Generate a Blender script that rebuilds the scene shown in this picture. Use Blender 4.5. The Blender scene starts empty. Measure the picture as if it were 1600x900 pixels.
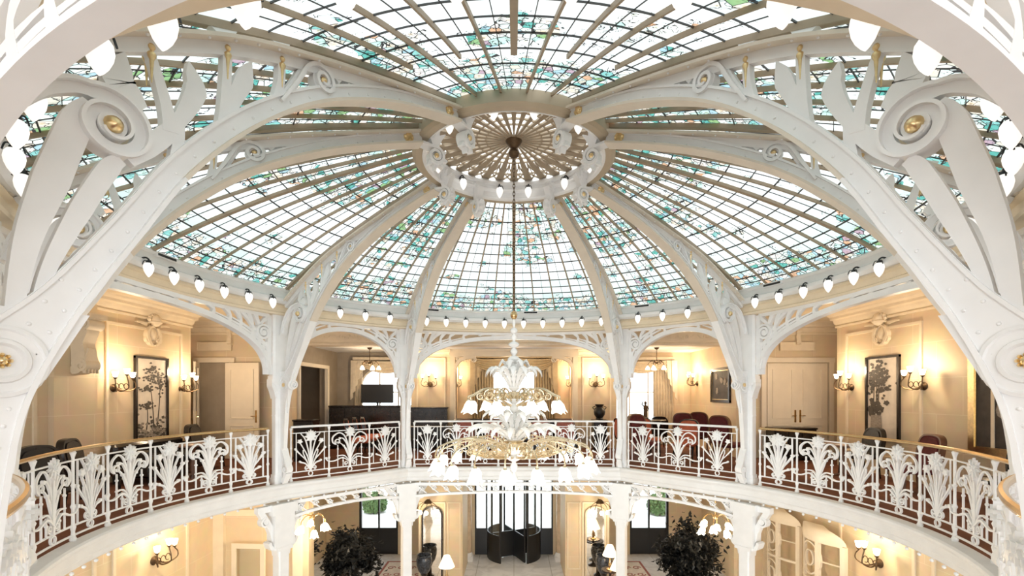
import bpy, bmesh, math, random
from mathutils import Vector, Matrix
random.seed(7)
PI = math.pi
SC = bpy.context.scene
COL = SC.collection

# ------------------------------------------------------------------ camera, world, exposure
F, CX, CY, CD, EYE = 735.0, 803.0, 614.0, 6.05, 1.60
cam = bpy.data.cameras.new('camera')
cam.sensor_width = 36.0
cam.lens = 36.0 * F / 1600.0
cam.shift_x = (800 - CX) / 1600.0
cam.shift_y = (CY - 450) / 1600.0
cam.clip_start = 0.05
camo = bpy.data.objects.new('camera', cam)
camo.location = (0, -CD, EYE)
camo.rotation_euler = (PI / 2, 0, 0)
COL.objects.link(camo)
SC.camera = camo

SKY = 3.8
world = bpy.data.worlds.new('world')
SC.world = world
world.use_nodes = True
bg = world.node_tree.nodes['Background']
bg.inputs['Color'].default_value = (0.93, 0.97, 1.0, 1)
bg.inputs['Strength'].default_value = SKY

SC.view_settings.view_transform = 'Standard'
SC.view_settings.look = 'None'
SC.view_settings.exposure = 0.0
SC.view_settings.gamma = 1.0
SC.view_settings.use_curve_mapping = False

# lamp powers (watts)
P_SCONCE, P_CEIL, P_LOBBY, P_CHAND = 29.0, 36.0, 62.0, 50.0
WARM = (1.0, 0.76, 0.50)

# ------------------------------------------------------------------ materials
def nt(name):
    m = bpy.data.materials.new(name)
    m.use_nodes = True
    t = m.node_tree
    return m, t, t.nodes, t.links, t.nodes['Principled BSDF']

def mat(name, col, rough=0.5, metal=0.0, emit=None, es=0.0, noise=0.0, nscale=8.0, bump=0.0, coat=0.0):
    m, t, N, L, b = nt(name)
    b.inputs['Base Color'].default_value = (*col, 1)
    b.inputs['Roughness'].default_value = rough
    b.inputs['Metallic'].default_value = metal
    b.inputs['Coat Weight'].default_value = coat
    if emit:
        b.inputs['Emission Color'].default_value = (*emit, 1)
        b.inputs['Emission Strength'].default_value = es
    if noise or bump:
        tc = N.new('ShaderNodeTexCoord'); n = N.new('ShaderNodeTexNoise')
        n.inputs['Scale'].default_value = nscale; n.inputs['Detail'].default_value = 5
        L.new(tc.outputs['Object'], n.inputs['Vector'])
        if noise:
            r = N.new('ShaderNodeValToRGB')
            lo = tuple(max(0, c * (1 - noise)) for c in col); hi = tuple(min(1, c * (1 + noise * .6)) for c in col)
            r.color_ramp.elements[0].position = .3; r.color_ramp.elements[1].position = .7
            r.color_ramp.elements[0].color = (*lo, 1); r.color_ramp.elements[1].color = (*hi, 1)
            L.new(n.outputs['Fac'], r.inputs['Fac']); L.new(r.outputs['Color'], b.inputs['Base Color'])
        if bump:
            bp = N.new('ShaderNodeBump'); bp.inputs['Strength'].default_value = bump; bp.inputs['Distance'].default_value = .02
            L.new(n.outputs['Fac'], bp.inputs['Height']); L.new(bp.outputs['Normal'], b.inputs['Normal'])
    return m

IVORY = mat('ivory_paint', (0.87, 0.865, 0.855), 0.38, noise=0.04, nscale=5)
PLASTER = mat('white_plaster', (0.80, 0.79, 0.77), 0.55, noise=0.05, nscale=4)
CREAMP = mat('cream_plaster', (0.80, 0.68, 0.50), 0.6, noise=0.06, nscale=5)
GOLD = mat('gilt', (0.86, 0.66, 0.36), 0.28, 1.0, noise=0.15, nscale=30)
BRASS = mat('brass', (0.66, 0.47, 0.24), 0.22, 1.0, noise=0.1, nscale=20)
BRONZE = mat('dark_bronze', (0.12, 0.075, 0.04), 0.4, 0.8, noise=0.3, nscale=30)
BLACK = mat('black_iron', (0.012, 0.012, 0.013), 0.4)
LEAD = mat('lead_came', (0.05, 0.05, 0.05), 0.6)
RING_SHADE = mat('ring_shade_tan', (0.50, 0.41, 0.29), 0.45, noise=0.06, nscale=6)  # shade on the ring's outer side and underside, put into the colour
SOFFIT_SHADE = mat('flange_shade_tan', (0.74, 0.66, 0.55), 0.45, noise=0.05, nscale=6)  # warm shade under the ivory rib flanges, painted in as a tan tone
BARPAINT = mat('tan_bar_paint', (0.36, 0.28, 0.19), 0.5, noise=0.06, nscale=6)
SHADE = mat('glowing_frosted_glass', (0.80, 0.79, 0.77), 0.35, emit=(1.0, 0.97, 0.92), es=0.85)
SHADEW = mat('glowing_warm_glass', (0.95, 0.9, 0.8), 0.35, emit=(1.0, 0.84, 0.58), es=10.0)
SHADEC = mat("glowing_petal_glass", (0.95, 0.93, 0.9), 0.3, emit=(1.0, 0.93, 0.82), es=1.6)
CRYSTAL = mat('milky_crystal', (0.90, 0.89, 0.87), 0.15, coat=0.6)
CHANDG = mat('pale_gilt', (0.78, 0.66, 0.46), 0.25, 0.85, noise=0.2, nscale=25)
DARKWOOD = mat('black_lacquer', (0.018, 0.013, 0.011), 0.25, noise=0.2, nscale=12)
BROWNWOOD = mat('brown_wood', (0.16, 0.07, 0.035), 0.35, noise=0.25, nscale=10)
REDVEL = mat('wine_velvet', (0.11, 0.013, 0.015), 0.75, noise=0.25, nscale=14)
ORANGEF = mat('coral_fabric', (0.52, 0.13, 0.06), 0.7, noise=0.2, nscale=14)
STRIPE = mat('rose_fabric', (0.36, 0.11, 0.08), 0.7, noise=0.25, nscale=18)
DOORW = mat('cream_door_paint', (0.80, 0.70, 0.55), 0.4, noise=0.04, nscale=4)
CURT = mat('champagne_silk', (0.42, 0.33, 0.20), 0.5, noise=0.12, nscale=9)
CURTL = mat('ivory_silk', (0.66, 0.56, 0.42), 0.5, noise=0.12, nscale=9)
SCREEN = mat('black_screen', (0.006, 0.006, 0.007), 0.15)
PAPER = mat('painting_ground', (0.74, 0.66, 0.56), 0.7, noise=0.14, nscale=5)
INK = mat('painting_ink', (0.09, 0.075, 0.06), 0.7, noise=0.3, nscale=30)
INK2 = mat('painting_grey', (0.33, 0.28, 0.23), 0.7, noise=0.3, nscale=30)
INK3 = mat('painting_dark', (0.05, 0.04, 0.034), 0.6, noise=0.5, nscale=6)
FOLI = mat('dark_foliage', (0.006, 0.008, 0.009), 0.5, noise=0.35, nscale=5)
HEDGE = mat('hedge_green', (0.10, 0.18, 0.06), 0.7, noise=0.4, nscale=9)
BARK = mat('bark', (0.12, 0.08, 0.05), 0.8, noise=0.3, nscale=20)
DELFT = mat('blue_white_glaze', (0.05, 0.06, 0.08), 0.2, noise=0.9, nscale=14)
MARBLEC = mat('sienna_marble', (0.66, 0.50, 0.34), 0.25, noise=0.25, nscale=4)
OUTSTONE = mat('pale_paving', (0.82, 0.82, 0.80), 0.7, noise=0.08, nscale=3)
MIRROR = mat('mirror_glass', (0.85, 0.80, 0.72), 0.03, 1.0)
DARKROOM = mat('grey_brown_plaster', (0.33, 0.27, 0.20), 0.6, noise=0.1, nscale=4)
LAMPSH = mat('pleated_lampshade', (0.95, 0.86, 0.72), 0.7, emit=(1.0, 0.80, 0.58), es=1.8)

def wall_mat(name, c1, c2, mortar, bw=0.95, rh=0.62):
    m, t, N, L, b = nt(name)
    tc = N.new('ShaderNodeTexCoord'); sp = N.new('ShaderNodeSeparateXYZ'); ad = N.new('ShaderNodeMath'); cb = N.new('ShaderNodeCombineXYZ')
    L.new(tc.outputs['Object'], sp.inputs[0]); ad.operation = 'ADD'
    L.new(sp.outputs['X'], ad.inputs[0]); L.new(sp.outputs['Y'], ad.inputs[1])
    L.new(ad.outputs[0], cb.inputs['X']); L.new(sp.outputs['Z'], cb.inputs['Y'])
    br = N.new('ShaderNodeTexBrick')
    br.inputs['Scale'].default_value = 1.0; br.inputs['Mortar Size'].default_value = 0.006; br.inputs['Mortar Smooth'].default_value = .3
    br.inputs['Brick Width'].default_value = bw; br.inputs['Row Height'].default_value = rh; br.inputs['Bias'].default_value = 0
    br.inputs['Color1'].default_value = (*c1, 1); br.inputs['Color2'].default_value = (*c2, 1); br.inputs['Mortar'].default_value = (*mortar, 1)
    L.new(cb.outputs[0], br.inputs['Vector'])
    n = N.new('ShaderNodeTexNoise'); n.inputs['Scale'].default_value = 3.5; n.inputs['Detail'].default_value = 6
    L.new(tc.outputs['Object'], n.inputs['Vector'])
    mx = N.new('ShaderNodeMixRGB'); mx.blend_type = 'MULTIPLY'; mx.inputs[0].default_value = .22
    L.new(br.outputs['Color'], mx.inputs[1]); L.new(n.outputs['Color'], mx.inputs[2])
    L.new(mx.outputs[0], b.inputs['Base Color']); b.inputs['Roughness'].default_value = .55
    return m
STONEW = wall_mat('honey_stone_blocks', (0.78, 0.63, 0.43), (0.75, 0.60, 0.40), (0.86, 0.73, 0.54))
LOBBYW = wall_mat('ochre_lobby_blocks', (0.80, 0.64, 0.42), (0.78, 0.61, 0.40), (0.86, 0.72, 0.52), 1.2, .8)

def floor_mat():
    m, t, N, L, b = nt('polished_white_marble')
    tc = N.new('ShaderNodeTexCoord')
    ck = N.new('ShaderNodeTexBrick'); ck.offset = 0
    ck.inputs['Scale'].default_value = 1; ck.inputs['Brick Width'].default_value = 1.3; ck.inputs['Row Height'].default_value = 1.3
    ck.inputs['Mortar Size'].default_value = .012
    ck.inputs['Color1'].default_value = (.88, .87, .86, 1); ck.inputs['Color2'].default_value = (.85, .84, .83, 1); ck.inputs['Mortar'].default_value = (.55, .52, .48, 1)
    L.new(tc.outputs['Object'], ck.inputs['Vector'])
    n = N.new('ShaderNodeTexNoise'); n.inputs['Scale'].default_value = 1.6; n.inputs['Detail'].default_value = 9; n.inputs['Distortion'].default_value = 1.6
    L.new(tc.outputs['Object'], n.inputs['Vector'])
    r = N.new('ShaderNodeValToRGB'); r.color_ramp.elements[0].position = .42; r.color_ramp.elements[0].color = (.72, .72, .72, 1); r.color_ramp.elements[1].position = .55
    L.new(n.outputs['Fac'], r.inputs['Fac'])
    mx = N.new('ShaderNodeMixRGB'); mx.blend_type = 'MULTIPLY'; mx.inputs[0].default_value = .5
    L.new(ck.outputs['Color'], mx.inputs[1]); L.new(r.outputs['Color'], mx.inputs[2])
    L.new(mx.outputs[0], b.inputs['Base Color']); b.inputs['Roughness'].default_value = .07
    return m
MARBLE = floor_mat()

def carpet_mat():
    m, t, N, L, b = nt('rust_carpet')
    tc = N.new('ShaderNodeTexCoord'); v = N.new('ShaderNodeTexVoronoi'); v.inputs['Scale'].default_value = 3.2
    L.new(tc.outputs['Object'], v.inputs['Vector'])
    r = N.new('ShaderNodeValToRGB'); r.color_ramp.elements[0].color = (.10, .026, .011, 1); r.color_ramp.elements[1].color = (.20, .07, .03, 1)
    L.new(v.outputs['Distance'], r.inputs['Fac']); L.new(r.outputs['Color'], b.inputs['Base Color']); b.inputs['Roughness'].default_value = .9
    return m
CARPET = carpet_mat()

def pane_mat():
    m, t, N, L, b = nt('clear_window_glass')
    N.remove(b)
    tr = N.new('ShaderNodeBsdfTransparent'); gl = N.new('ShaderNodeBsdfGlossy'); gl.inputs['Roughness'].default_value = .03
    mx = N.new('ShaderNodeMixShader'); mx.inputs[0].default_value = .07
    tr.inputs['Color'].default_value = (.95, .97, .97, 1)
    L.new(tr.outputs[0], mx.inputs[1]); L.new(gl.outputs[0], mx.inputs[2]); L.new(mx.outputs[0], N['Material Output'].inputs['Surface'])
    return m
PANE = pane_mat()

def stained_mat(name, bias, seed):
    """leaded glass: pale panes with flower and tendril work towards the rim and the crown; u in sub-panels, v in rows"""
    m, t, N, L, b = nt(name)
    N.remove(b)
    def math_(op, a, c=None, clamp=False):
        n = N.new('ShaderNodeMath'); n.operation = op; n.use_clamp = clamp
        for i, x in enumerate((a, c)):
            if x is None: continue
            if isinstance(x, (int, float)): n.inputs[i].default_value = x
            else: L.new(x, n.inputs[i])
        return n.outputs[0]
    def ramp(fac, stops, const=False):
        r = N.new('ShaderNodeValToRGB')
        if const: r.color_ramp.interpolation = 'CONSTANT'
        e = r.color_ramp.elements
        while len(e) < len(stops): e.new(.5)
        for k, (p, c) in enumerate(stops):
            e[k].position = p; e[k].color = (*c, 1)
        L.new(fac, r.inputs['Fac']); return r.outputs['Color']
    uv = N.new('ShaderNodeUVMap'); uv.uv_map = 'panes'
    sp = N.new('ShaderNodeSeparateXYZ'); L.new(uv.outputs[0], sp.inputs[0])
    u, v = sp.outputs['X'], sp.outputs['Y']
    tc = N.new('ShaderNodeTexCoord'); mp = N.new('ShaderNodeMapping'); mp.inputs['Location'].default_value = (seed * 3.1, seed * 1.7, 0)
    L.new(tc.outputs['Object'], mp.inputs['Vector']); co = mp.outputs[0]
    # pane to pane tint
    cb = N.new('ShaderNodeCombineXYZ'); L.new(math_('FLOOR', math_('MULTIPLY', u, 2)), cb.inputs['X']); L.new(math_('FLOOR', v), cb.inputs['Y'])
    cb.inputs['Z'].default_value = seed
    wn = N.new('ShaderNodeTexWhiteNoise'); L.new(cb.outputs[0], wn.inputs['Vector'])
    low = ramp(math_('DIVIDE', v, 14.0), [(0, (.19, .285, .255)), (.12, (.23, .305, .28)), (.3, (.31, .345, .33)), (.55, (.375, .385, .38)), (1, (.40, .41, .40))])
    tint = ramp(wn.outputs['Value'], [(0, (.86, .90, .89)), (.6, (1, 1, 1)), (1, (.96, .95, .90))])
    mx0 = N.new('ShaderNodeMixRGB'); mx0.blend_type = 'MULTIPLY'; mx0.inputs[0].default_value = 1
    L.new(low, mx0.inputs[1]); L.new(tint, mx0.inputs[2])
    # where the flower work is
    big = N.new('ShaderNodeTexNoise'); big.inputs['Scale'].default_value = 1.9; big.inputs['Detail'].default_value = 2; L.new(co, big.inputs['Vector'])
    rows = ramp(math_('DIVIDE', v, 14.0), [(0, (.62,)*3), (.13, (.52,)*3), (.23, (.18,)*3), (.36, (.02,)*3), (.52, (.03,)*3), (.66, (.17,)*3), (.80, (.24,)*3), (1, (.30,)*3)])
    den = math_('ADD', math_('ADD', big.outputs['Fac'], rows), bias)
    mask = math_('GREATER_THAN', den, .70)
    # flower cells
    vo = N.new('ShaderNodeTexVoronoi'); vo.inputs['Scale'].default_value = 11; vo.inputs['Randomness'].default_value = .9; L.new(co, vo.inputs['Vector'])
    hue = N.new('ShaderNodeSeparateColor'); L.new(vo.outputs['Color'], hue.inputs[0])
    pal = ramp(hue.outputs[0], [(0, (.36, .385, .365)), (.28, (.06, .20, .175)), (.34, (.25, .335, .305)), (.48, (.12, .255, .24)), (.53, (.36, .32, .27)), (.67, (.32, .195, .125)),
                                (.71, (.36, .33, .31)), (.81, (.23, .165, .195)), (.83, (.19, .27, .30)), (.89, (.13, .21, .10)), (.92, (.38, .38, .355))], True)
    petal = ramp(vo.outputs['Distance'], [(0, (.25, .2, .12)), (.10, (.8, .75, .6)), (.3, (1, 1, 1)), (.75, (.8, .88, .86))])
    mx1 = N.new('ShaderNodeMixRGB'); mx1.blend_type = 'MULTIPLY'; mx1.inputs[0].default_value = 1; L.new(pal, mx1.inputs[1]); L.new(petal, mx1.inputs[2])
    mx2 = N.new('ShaderNodeMixRGB'); L.new(mask, mx2.inputs[0]); L.new(mx0.outputs[0], mx2.inputs[1]); L.new(mx1.outputs[0], mx2.inputs[2])
    # lead between the cells and curling tendrils
    ve = N.new('ShaderNodeTexVoronoi'); ve.feature = 'DISTANCE_TO_EDGE'; ve.inputs['Scale'].default_value = 11; ve.inputs['Randomness'].default_value = .9; L.new(co, ve.inputs['Vector'])
    l1 = math_('MULTIPLY', math_('LESS_THAN', ve.outputs['Distance'], .035), mask)
    nn = N.new('ShaderNodeTexNoise'); nn.inputs['Scale'].default_value = 5.0; nn.inputs['Detail'].default_value = 2.5; nn.inputs['Distortion'].default_value = 2.2; L.new(co, nn.inputs['Vector'])
    band = math_('LESS_THAN', math_('ABSOLUTE', math_('SUBTRACT', nn.outputs['Fac'], .5)), .012)
    l2 = math_('MULTIPLY', band, math_('GREATER_THAN', den, .64))
    ln = math_('MAXIMUM', l1, l2)
    mx3 = N.new('ShaderNodeMixRGB'); L.new(ln, mx3.inputs[0]); L.new(mx2.outputs[0], mx3.inputs[1]); mx3.inputs[2].default_value = (.02, .02, .02, 1)
    tr = N.new('ShaderNodeBsdfTranslucent'); gl = N.new('ShaderNodeBsdfGlossy'); gl.inputs['Roughness'].default_value = .25
    ms = N.new('ShaderNodeMixShader'); ms.inputs[0].default_value = .03
    L.new(mx3.outputs[0], tr.inputs['Color']); L.new(tr.outputs[0], ms.inputs[1]); L.new(gl.outputs[0], ms.inputs[2])
    L.new(ms.outputs[0], N['Material Output'].inputs['Surface'])
    return m
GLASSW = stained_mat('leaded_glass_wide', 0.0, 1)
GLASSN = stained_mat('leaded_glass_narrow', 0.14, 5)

# ------------------------------------------------------------------ mesh builder
def cr(pts, n=6):
    """Catmull-Rom through points of any dimension"""
    P = [Vector(p) for p in pts]
    out = []
    for i in range(len(P) - 1):
        a = P[i - 1] if i else P[i] * 2 - P[i + 1]
        b, c = P[i], P[i + 1]
        d = P[i + 2] if i + 2 < len(P) else c * 2 - b
        for k in range(n):
            t = k / n
            out.append(.5 * ((2 * b) + (c - a) * t + (2 * a - 5 * b + 4 * c - d) * t * t + (3 * b - a - 3 * c + d) * t ** 3))
    out.append(P[-1])
    return out

def lerpw(ws, n):
    """widths spread over n stations"""
    if isinstance(ws, (int, float)): return [ws] * n
    out = []
    for i in range(n):
        x = i / (n - 1) * (len(ws) - 1); k = min(int(x), len(ws) - 2)
        out.append(ws[k] + (ws[k + 1] - ws[k]) * (x - k))
    return out

def spiral(cx, cy, r0, r1, a0, turns, n=40, sgn=1):
    return [Vector((cx + (r0 + (r1 - r0) * i / n) * math.cos(a0 + sgn * 2 * PI * turns * i / n),
                    cy + (r0 + (r1 - r0) * i / n) * math.sin(a0 + sgn * 2 * PI * turns * i / n))) for i in range(n + 1)]

XZ = lambda u, v, w: (u, w, v)          # plate plane: u = x, v = z, w = y

class MB:
    count = 0
    def __init__(s): s.v = []; s.f = []
    def add(s, vs, fs):
        o = len(s.v); s.v += [tuple(x) for x in vs]; s.f += [tuple(i + o for i in f) for f in fs]
    def box(s, x0, x1, y0, y1, z0, z1):
        s.add([(x0,y0,z0),(x1,y0,z0),(x1,y1,z0),(x0,y1,z0),(x0,y0,z1),(x1,y0,z1),(x1,y1,z1),(x0,y1,z1)],
              [(0,3,2,1),(4,5,6,7),(0,1,5,4),(1,2,6,5),(2,3,7,6),(3,0,4,7)])
    def strip(s, pts, w, t, f=XZ, w0=0.0, closed=False):
        """flat bar of width w and thickness t along a 2-D line in a plate plane"""
        P = [Vector(p) for p in pts]; n = len(P); W = lerpw(w, n); TT = lerpw(t, n); vs = []; fs = []; MB.count += 1; dt = .0007 * (MB.count % 13)
        for i in range(n):
            if closed: d = P[(i + 1) % n] - P[i - 1]
            else: d = P[min(i + 1, n - 1)] - P[max(i - 1, 0)]
            if d.length < 1e-9: d = Vector((1, 0))
            d.normalize(); nn = Vector((-d.y, d.x)) * W[i] / 2
            a, b = P[i] + nn, P[i] - nn; t = TT[i] + dt
            vs += [f(a.x, a.y, w0 + t/2), f(b.x, b.y, w0 + t/2), f(b.x, b.y, w0 - t/2), f(a.x, a.y, w0 - t/2)]
        for i in range(n if closed else n - 1):
            o, q = 4 * i, 4 * ((i + 1) % n)
            for k in range(4): fs.append((o + k, o + (k + 1) % 4, q + (k + 1) % 4, q + k))
        if not closed: fs += [(3, 2, 1, 0), tuple(4 * (n - 1) + k for k in range(4))]
        s.add(vs, fs)
    def plate(s, poly, t, f=XZ, w0=0.0):
        n = len(poly)
        vs = [f(p[0], p[1], w0 + t/2) for p in poly] + [f(p[0], p[1], w0 - t/2) for p in poly]
        fs = [tuple(range(n)), tuple(range(2 * n - 1, n - 1, -1))] + [(i, i + n, (i + 1) % n + n, (i + 1) % n) for i in range(n)]
        s.add(vs, fs)
    def disc(s, cx, cy, r, t, f=XZ, w0=0.0, n=20):
        s.plate([(cx + r * math.cos(2*PI*k/n), cy + r * math.sin(2*PI*k/n)) for k in range(n)], t, f, w0)
    def tube(s, pts, r, n=6, closed=False):
        P = [Vector(p) for p in pts]; m = len(P); R = lerpw(r, m); vs = []; fs = []; prev = None
        for i in range(m):
            d = (P[(i + 1) % m] - P[i - 1]) if closed else (P[min(i + 1, m - 1)] - P[max(i - 1, 0)])
            if d.length < 1e-9: d = Vector((0, 0, 1))
            d.normalize()
            if prev is None:
                up = Vector((0, 0, 1)) if abs(d.z) < .9 else Vector((1, 0, 0))
                a = d.cross(up).normalized()
            else:
                a = prev - d * prev.dot(d)
                a = a.normalized() if a.length > 1e-6 else prev
            prev = a; b = d.cross(a)
            for k in range(n):
                c = 2 * PI * k / n; vs.append(P[i] + (a * math.cos(c) + b * math.sin(c)) * R[i])
        for i in range(m if closed else m - 1):
            o, q = n * i, n * ((i + 1) % m)
            for k in range(n): fs.append((o + k, o + (k + 1) % n, q + (k + 1) % n, q + k))
        if not closed: fs += [tuple(range(n - 1, -1, -1)), tuple(n * (m - 1) + k for k in range(n))]
        s.add(vs, fs)
    def lathe(s, prof, n=14, o=(0, 0, 0), f=None):
        """profile of (radius, height) turned about the vertical through o, or about the axis f maps to"""
        vs = []; fs = []; m = len(prof)
        for r, z in prof:
            for k in range(n):
                a = 2 * PI * k / n; p = (r * math.cos(a), r * math.sin(a), z)
                p = f(*p) if f else (p[0] + o[0], p[1] + o[1], p[2] + o[2])
                vs.append(p)
        for i in range(m - 1):
            for k in range(n): fs.append((n*i + k, n*i + (k+1) % n, n*(i+1) + (k+1) % n, n*(i+1) + k))
        fs += [tuple(range(n - 1, -1, -1)), tuple(n * (m - 1) + k for k in range(n))]
        s.add(vs, fs)
    def ball(s, o, r, n=10, sq=1.0):
        s.lathe([(max(1e-4, r * math.sin(PI * k / 6)), -r * sq * math.cos(PI * k / 6)) for k in range(7)], n, o)
    def sweep(s, path, prof, closed=True):
        """profile of (offset, z) carried round a plan path given as (point, outward) pairs"""
        n = len(path); m = len(prof); vs = []; fs = []
        for p, out in path:
            for o, z in prof: vs.append((p[0] + out[0] * o, p[1] + out[1] * o, z))
        for i in range(n if closed else n - 1):
            a, b = m * i, m * ((i + 1) % n)
            for k in range(m): fs.append((a + k, a + (k + 1) % m, b + (k + 1) % m, b + k))
        if not closed: fs += [tuple(range(m)), tuple(m * (n - 1) + k for k in range(m - 1, -1, -1))]
        s.add(vs, fs)
    def star(s, cx, cy, r1, r0, k, t, f=XZ, w0=0.0, a0=PI/2):
        s.plate([(cx + (r1 if j % 2 == 0 else r0) * math.cos(a0 + PI * j / k), cy + (r1 if j % 2 == 0 else r0) * math.sin(a0 + PI * j / k)) for j in range(2 * k)], t, f, w0)
    def build(s, name, m, parent=None, smooth=True, origin=None, ang=35):
        me = bpy.data.meshes.new(name)
        off = Vector((0, 0, 0))
        if origin is None and parent is None and s.v:
            xs = [p[0] for p in s.v]; ys = [p[1] for p in s.v]; zs = [p[2] for p in s.v]
            origin = ((min(xs) + max(xs)) / 2, (min(ys) + max(ys)) / 2, min(zs))
        if origin is not None: off = Vector(origin)
        me.from_pydata([tuple(Vector(p) - off) for p in s.v], [], s.f)
        bm = bmesh.new(); bm.from_mesh(me); bmesh.ops.recalc_face_normals(bm, faces=bm.faces); bm.to_mesh(me); bm.free()
        me.materials.append(m)
        if smooth:
            me.polygons.foreach_set('use_smooth', [True] * len(me.polygons)); me.set_sharp_from_angle(angle=math.radians(ang))
        o = bpy.data.objects.new(name, me)
        if parent is not None: o.parent = parent
        else: o.location = off
        COL.objects.link(o)
        return o

def tag(o, label, cat, group=None):
    o['label'] = label; o['category'] = cat
    if group: o['group'] = group
    return o
def thing(name, label, cat, loc=(0, 0, 0), rz=0.0, group=None):
    o = bpy.data.objects.new(name, None); o.empty_display_size = .1
    o.location = loc; o.rotation_euler = (0, 0, rz); COL.objects.link(o)
    return tag(o, label, cat, group)
def struct(o): o['kind'] = 'structure'; return o
def copy_tree(o, parent=None):
    c = o.copy(); COL.objects.link(c)
    if parent is not None: c.parent = parent
    for ch in list(o.children): copy_tree(ch, c)
    return c
def dup(o, loc, rz, label, group=None):
    c = copy_tree(o); c.location = loc; c.rotation_euler = (0, 0, rz); c['label'] = label
    if group: c['group'] = group
    return c
def point(parent, loc, watts, col=WARM, r=.06, name='bulb_light'):
    l = bpy.data.lights.new(name, 'POINT'); l.energy = watts; l.color = col; l.shadow_soft_size = r
    o = bpy.data.objects.new(name, l); o.location = loc
    if parent is not None: o.parent = parent
    COL.objects.link(o); return o
def atx(px, Y): return (px - CX) / F * (Y + CD)            # where a sight line of the photo stands at depth Y
def atz(py, Y): return EYE - (py - CY) / F * (Y + CD)
ORD = ['first', 'second', 'third', 'fourth', 'fifth', 'sixth', 'seventh', 'eighth', 'ninth', 'tenth']

# ------------------------------------------------------------------ plan of the rotunda
R = 4.72
AZ = [math.radians(a) for a in (-29.5, 29.5, 61, 120.5, 150.5, 209.5, 239.5, 299)]
class Bay:
    def __init__(s, key, a, b, bul):
        s.key = key; s.m = (a + b) / 2; s.d = (b - a) / 2; s.L = 2 * R * math.sin(s.d); s.h = R * math.cos(s.d)
        s.out = Vector((math.sin(s.m), math.cos(s.m))); s.tan = Vector((math.cos(s.m), -math.sin(s.m)))
        s.rail, s.corn, s.arch = bul; s.wide = s.d > .4
    def xy(s, u, bulge, w=0.0):
        return s.out * (s.h + bulge * (1 - (2 * u / s.L) ** 2) + w) + s.tan * u
    def cxy(s, u, w=0.0):
        a = s.m + u / (s.L / 2) * s.d; r = 4.46 + .16 * math.sin(a) ** 2 + w
        return Vector((math.sin(a), math.cos(a))) * r
    def f(s, bulge, off=0.0):
        def g(u, v, w):
            p = s.xy(u, bulge, w + off); return (p.x, p.y, v)
        return g
D2R = math.radians
BAYS = [Bay('back', D2R(-29.5), D2R(29.5), (.10, .30, .50)),
        Bay('back_right', D2R(29.5), D2R(61), (.0, .08, .08)),
        Bay('right', D2R(61), D2R(120.5), (.80, .42, .50)),
        Bay('front_right', D2R(120.5), D2R(150.5), (-.20, .08, .08)),
        Bay('front', D2R(150.5), D2R(209.5), (.60, .30, .62)),
        Bay('front_left', D2R(209.5), D2R(239.5), (-.20, .08, .08)),
        Bay('left', D2R(239.5), D2R(299), (.80, .42, .50)),
        Bay('back_left', D2R(299), D2R(330.5), (.0, .08, .08))]
def plan(which, n_w=20, n_n=8):
    """closed plan line as (point, outward) pairs"""
    out = []
    for b in BAYS:
        n = n_w if b.wide else n_n
        for i in range(n):
            u = -b.L / 2 + b.L * i / n
            p = b.cxy(u) if which == 'corn' else b.xy(u, getattr(b, which)); out.append((p, p.normalized()))
    return out

# ------------------------------------------------------------------ the setting: floors, ceilings, walls
def rect_ray(p, x0, x1, y0, y1):
    k = 1e9
    if p.x > 1e-6: k = min(k, x1 / p.x)
    if p.x < -1e-6: k = min(k, x0 / p.x)
    if p.y > 1e-6: k = min(k, y1 / p.y)
    if p.y < -1e-6: k = min(k, y0 / p.y)
    return p * k
def annulus(path, off, rect, z0, z1):
    mb = MB(); n = len(path); vs = []
    for p, out in path:
        a = p + out * off; q = rect_ray(p, *rect)
        vs += [(a.x, a.y, z1), (q.x, q.y, z1), (q.x, q.y, z0), (a.x, a.y, z0)]
    fs = []
    for i in range(n):
        o, q = 4 * i, 4 * ((i + 1) % n)
        for k in range(4): fs.append((o + k, o + (k + 1) % 4, q + (k + 1) % 4, q + k))
    mb.add(vs, fs); return mb
RAILP, CORNP = plan('rail'), plan('corn')
struct(annulus(RAILP, .02, (-8.2, 8.2, -9, 10), -.02, 0).build('floor_gallery', CARPET, smooth=False))
struct(annulus(RAILP, -.05, (-8.2, 8.2, -9, 12.4), -.27, -.021).build('ceiling_lobby', PLASTER, smooth=False))
fa = MB()
fa.sweep(RAILP, [(.02, .0), (-.13, .0), (-.15, -.02), (-.15, -.05), (-.12, -.075), (-.10, -.10), (-.10, -.19), (-.07, -.215), (-.07, -.27), (-.03, -.30), (.25, -.30), (.25, -.272), (-.04, -.272), (-.04, -.005)])
fascia = struct(fa.build('trim_balcony_edge', PLASTER, ang=25))
bd = MB(); acc = 0.0; last = None
for b in BAYS:
    n = int(round(b.L * (1.06 if b.wide else 1) / .215))
    for i in range(n):
        u = -b.L/2 + b.L * (i + .5) / n
        p = b.xy(u, b.rail, -.06); bd.ball((p.x, p.y, -.312), .021, 8)
bd.build('bead_moulding', PLASTER, fascia, origin=fascia.location)
ceil_g = struct(annulus(CORNP, .10, (-8.2, 8.2, -9, 5.9), 3.33, 3.43).build('ceiling_gallery', CREAMP, smooth=False))
co = MB()
co.sweep(CORNP, [(-.02, 3.155), (-.07, 3.19), (-.08, 3.24), (-.03, 3.27), (-.01, 3.37), (-.05, 3.40), (-.03, 3.425), (.32, 3.44), (.32, 3.32), (.10, 3.30), (.06, 3.155)])
struct(co.build('trim_dome_cornice', PLASTER, ang=25))
co = MB()
co.sweep(CORNP, [(.02, 3.154), (.0, 3.12), (.05, 3.10), (.05, 3.02), (.02, 3.0), (.03, 2.97), (.30, 2.97), (.30, 3.154)])
struct(co.build('trim_fascia_band', CREAMP, ang=25))

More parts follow.
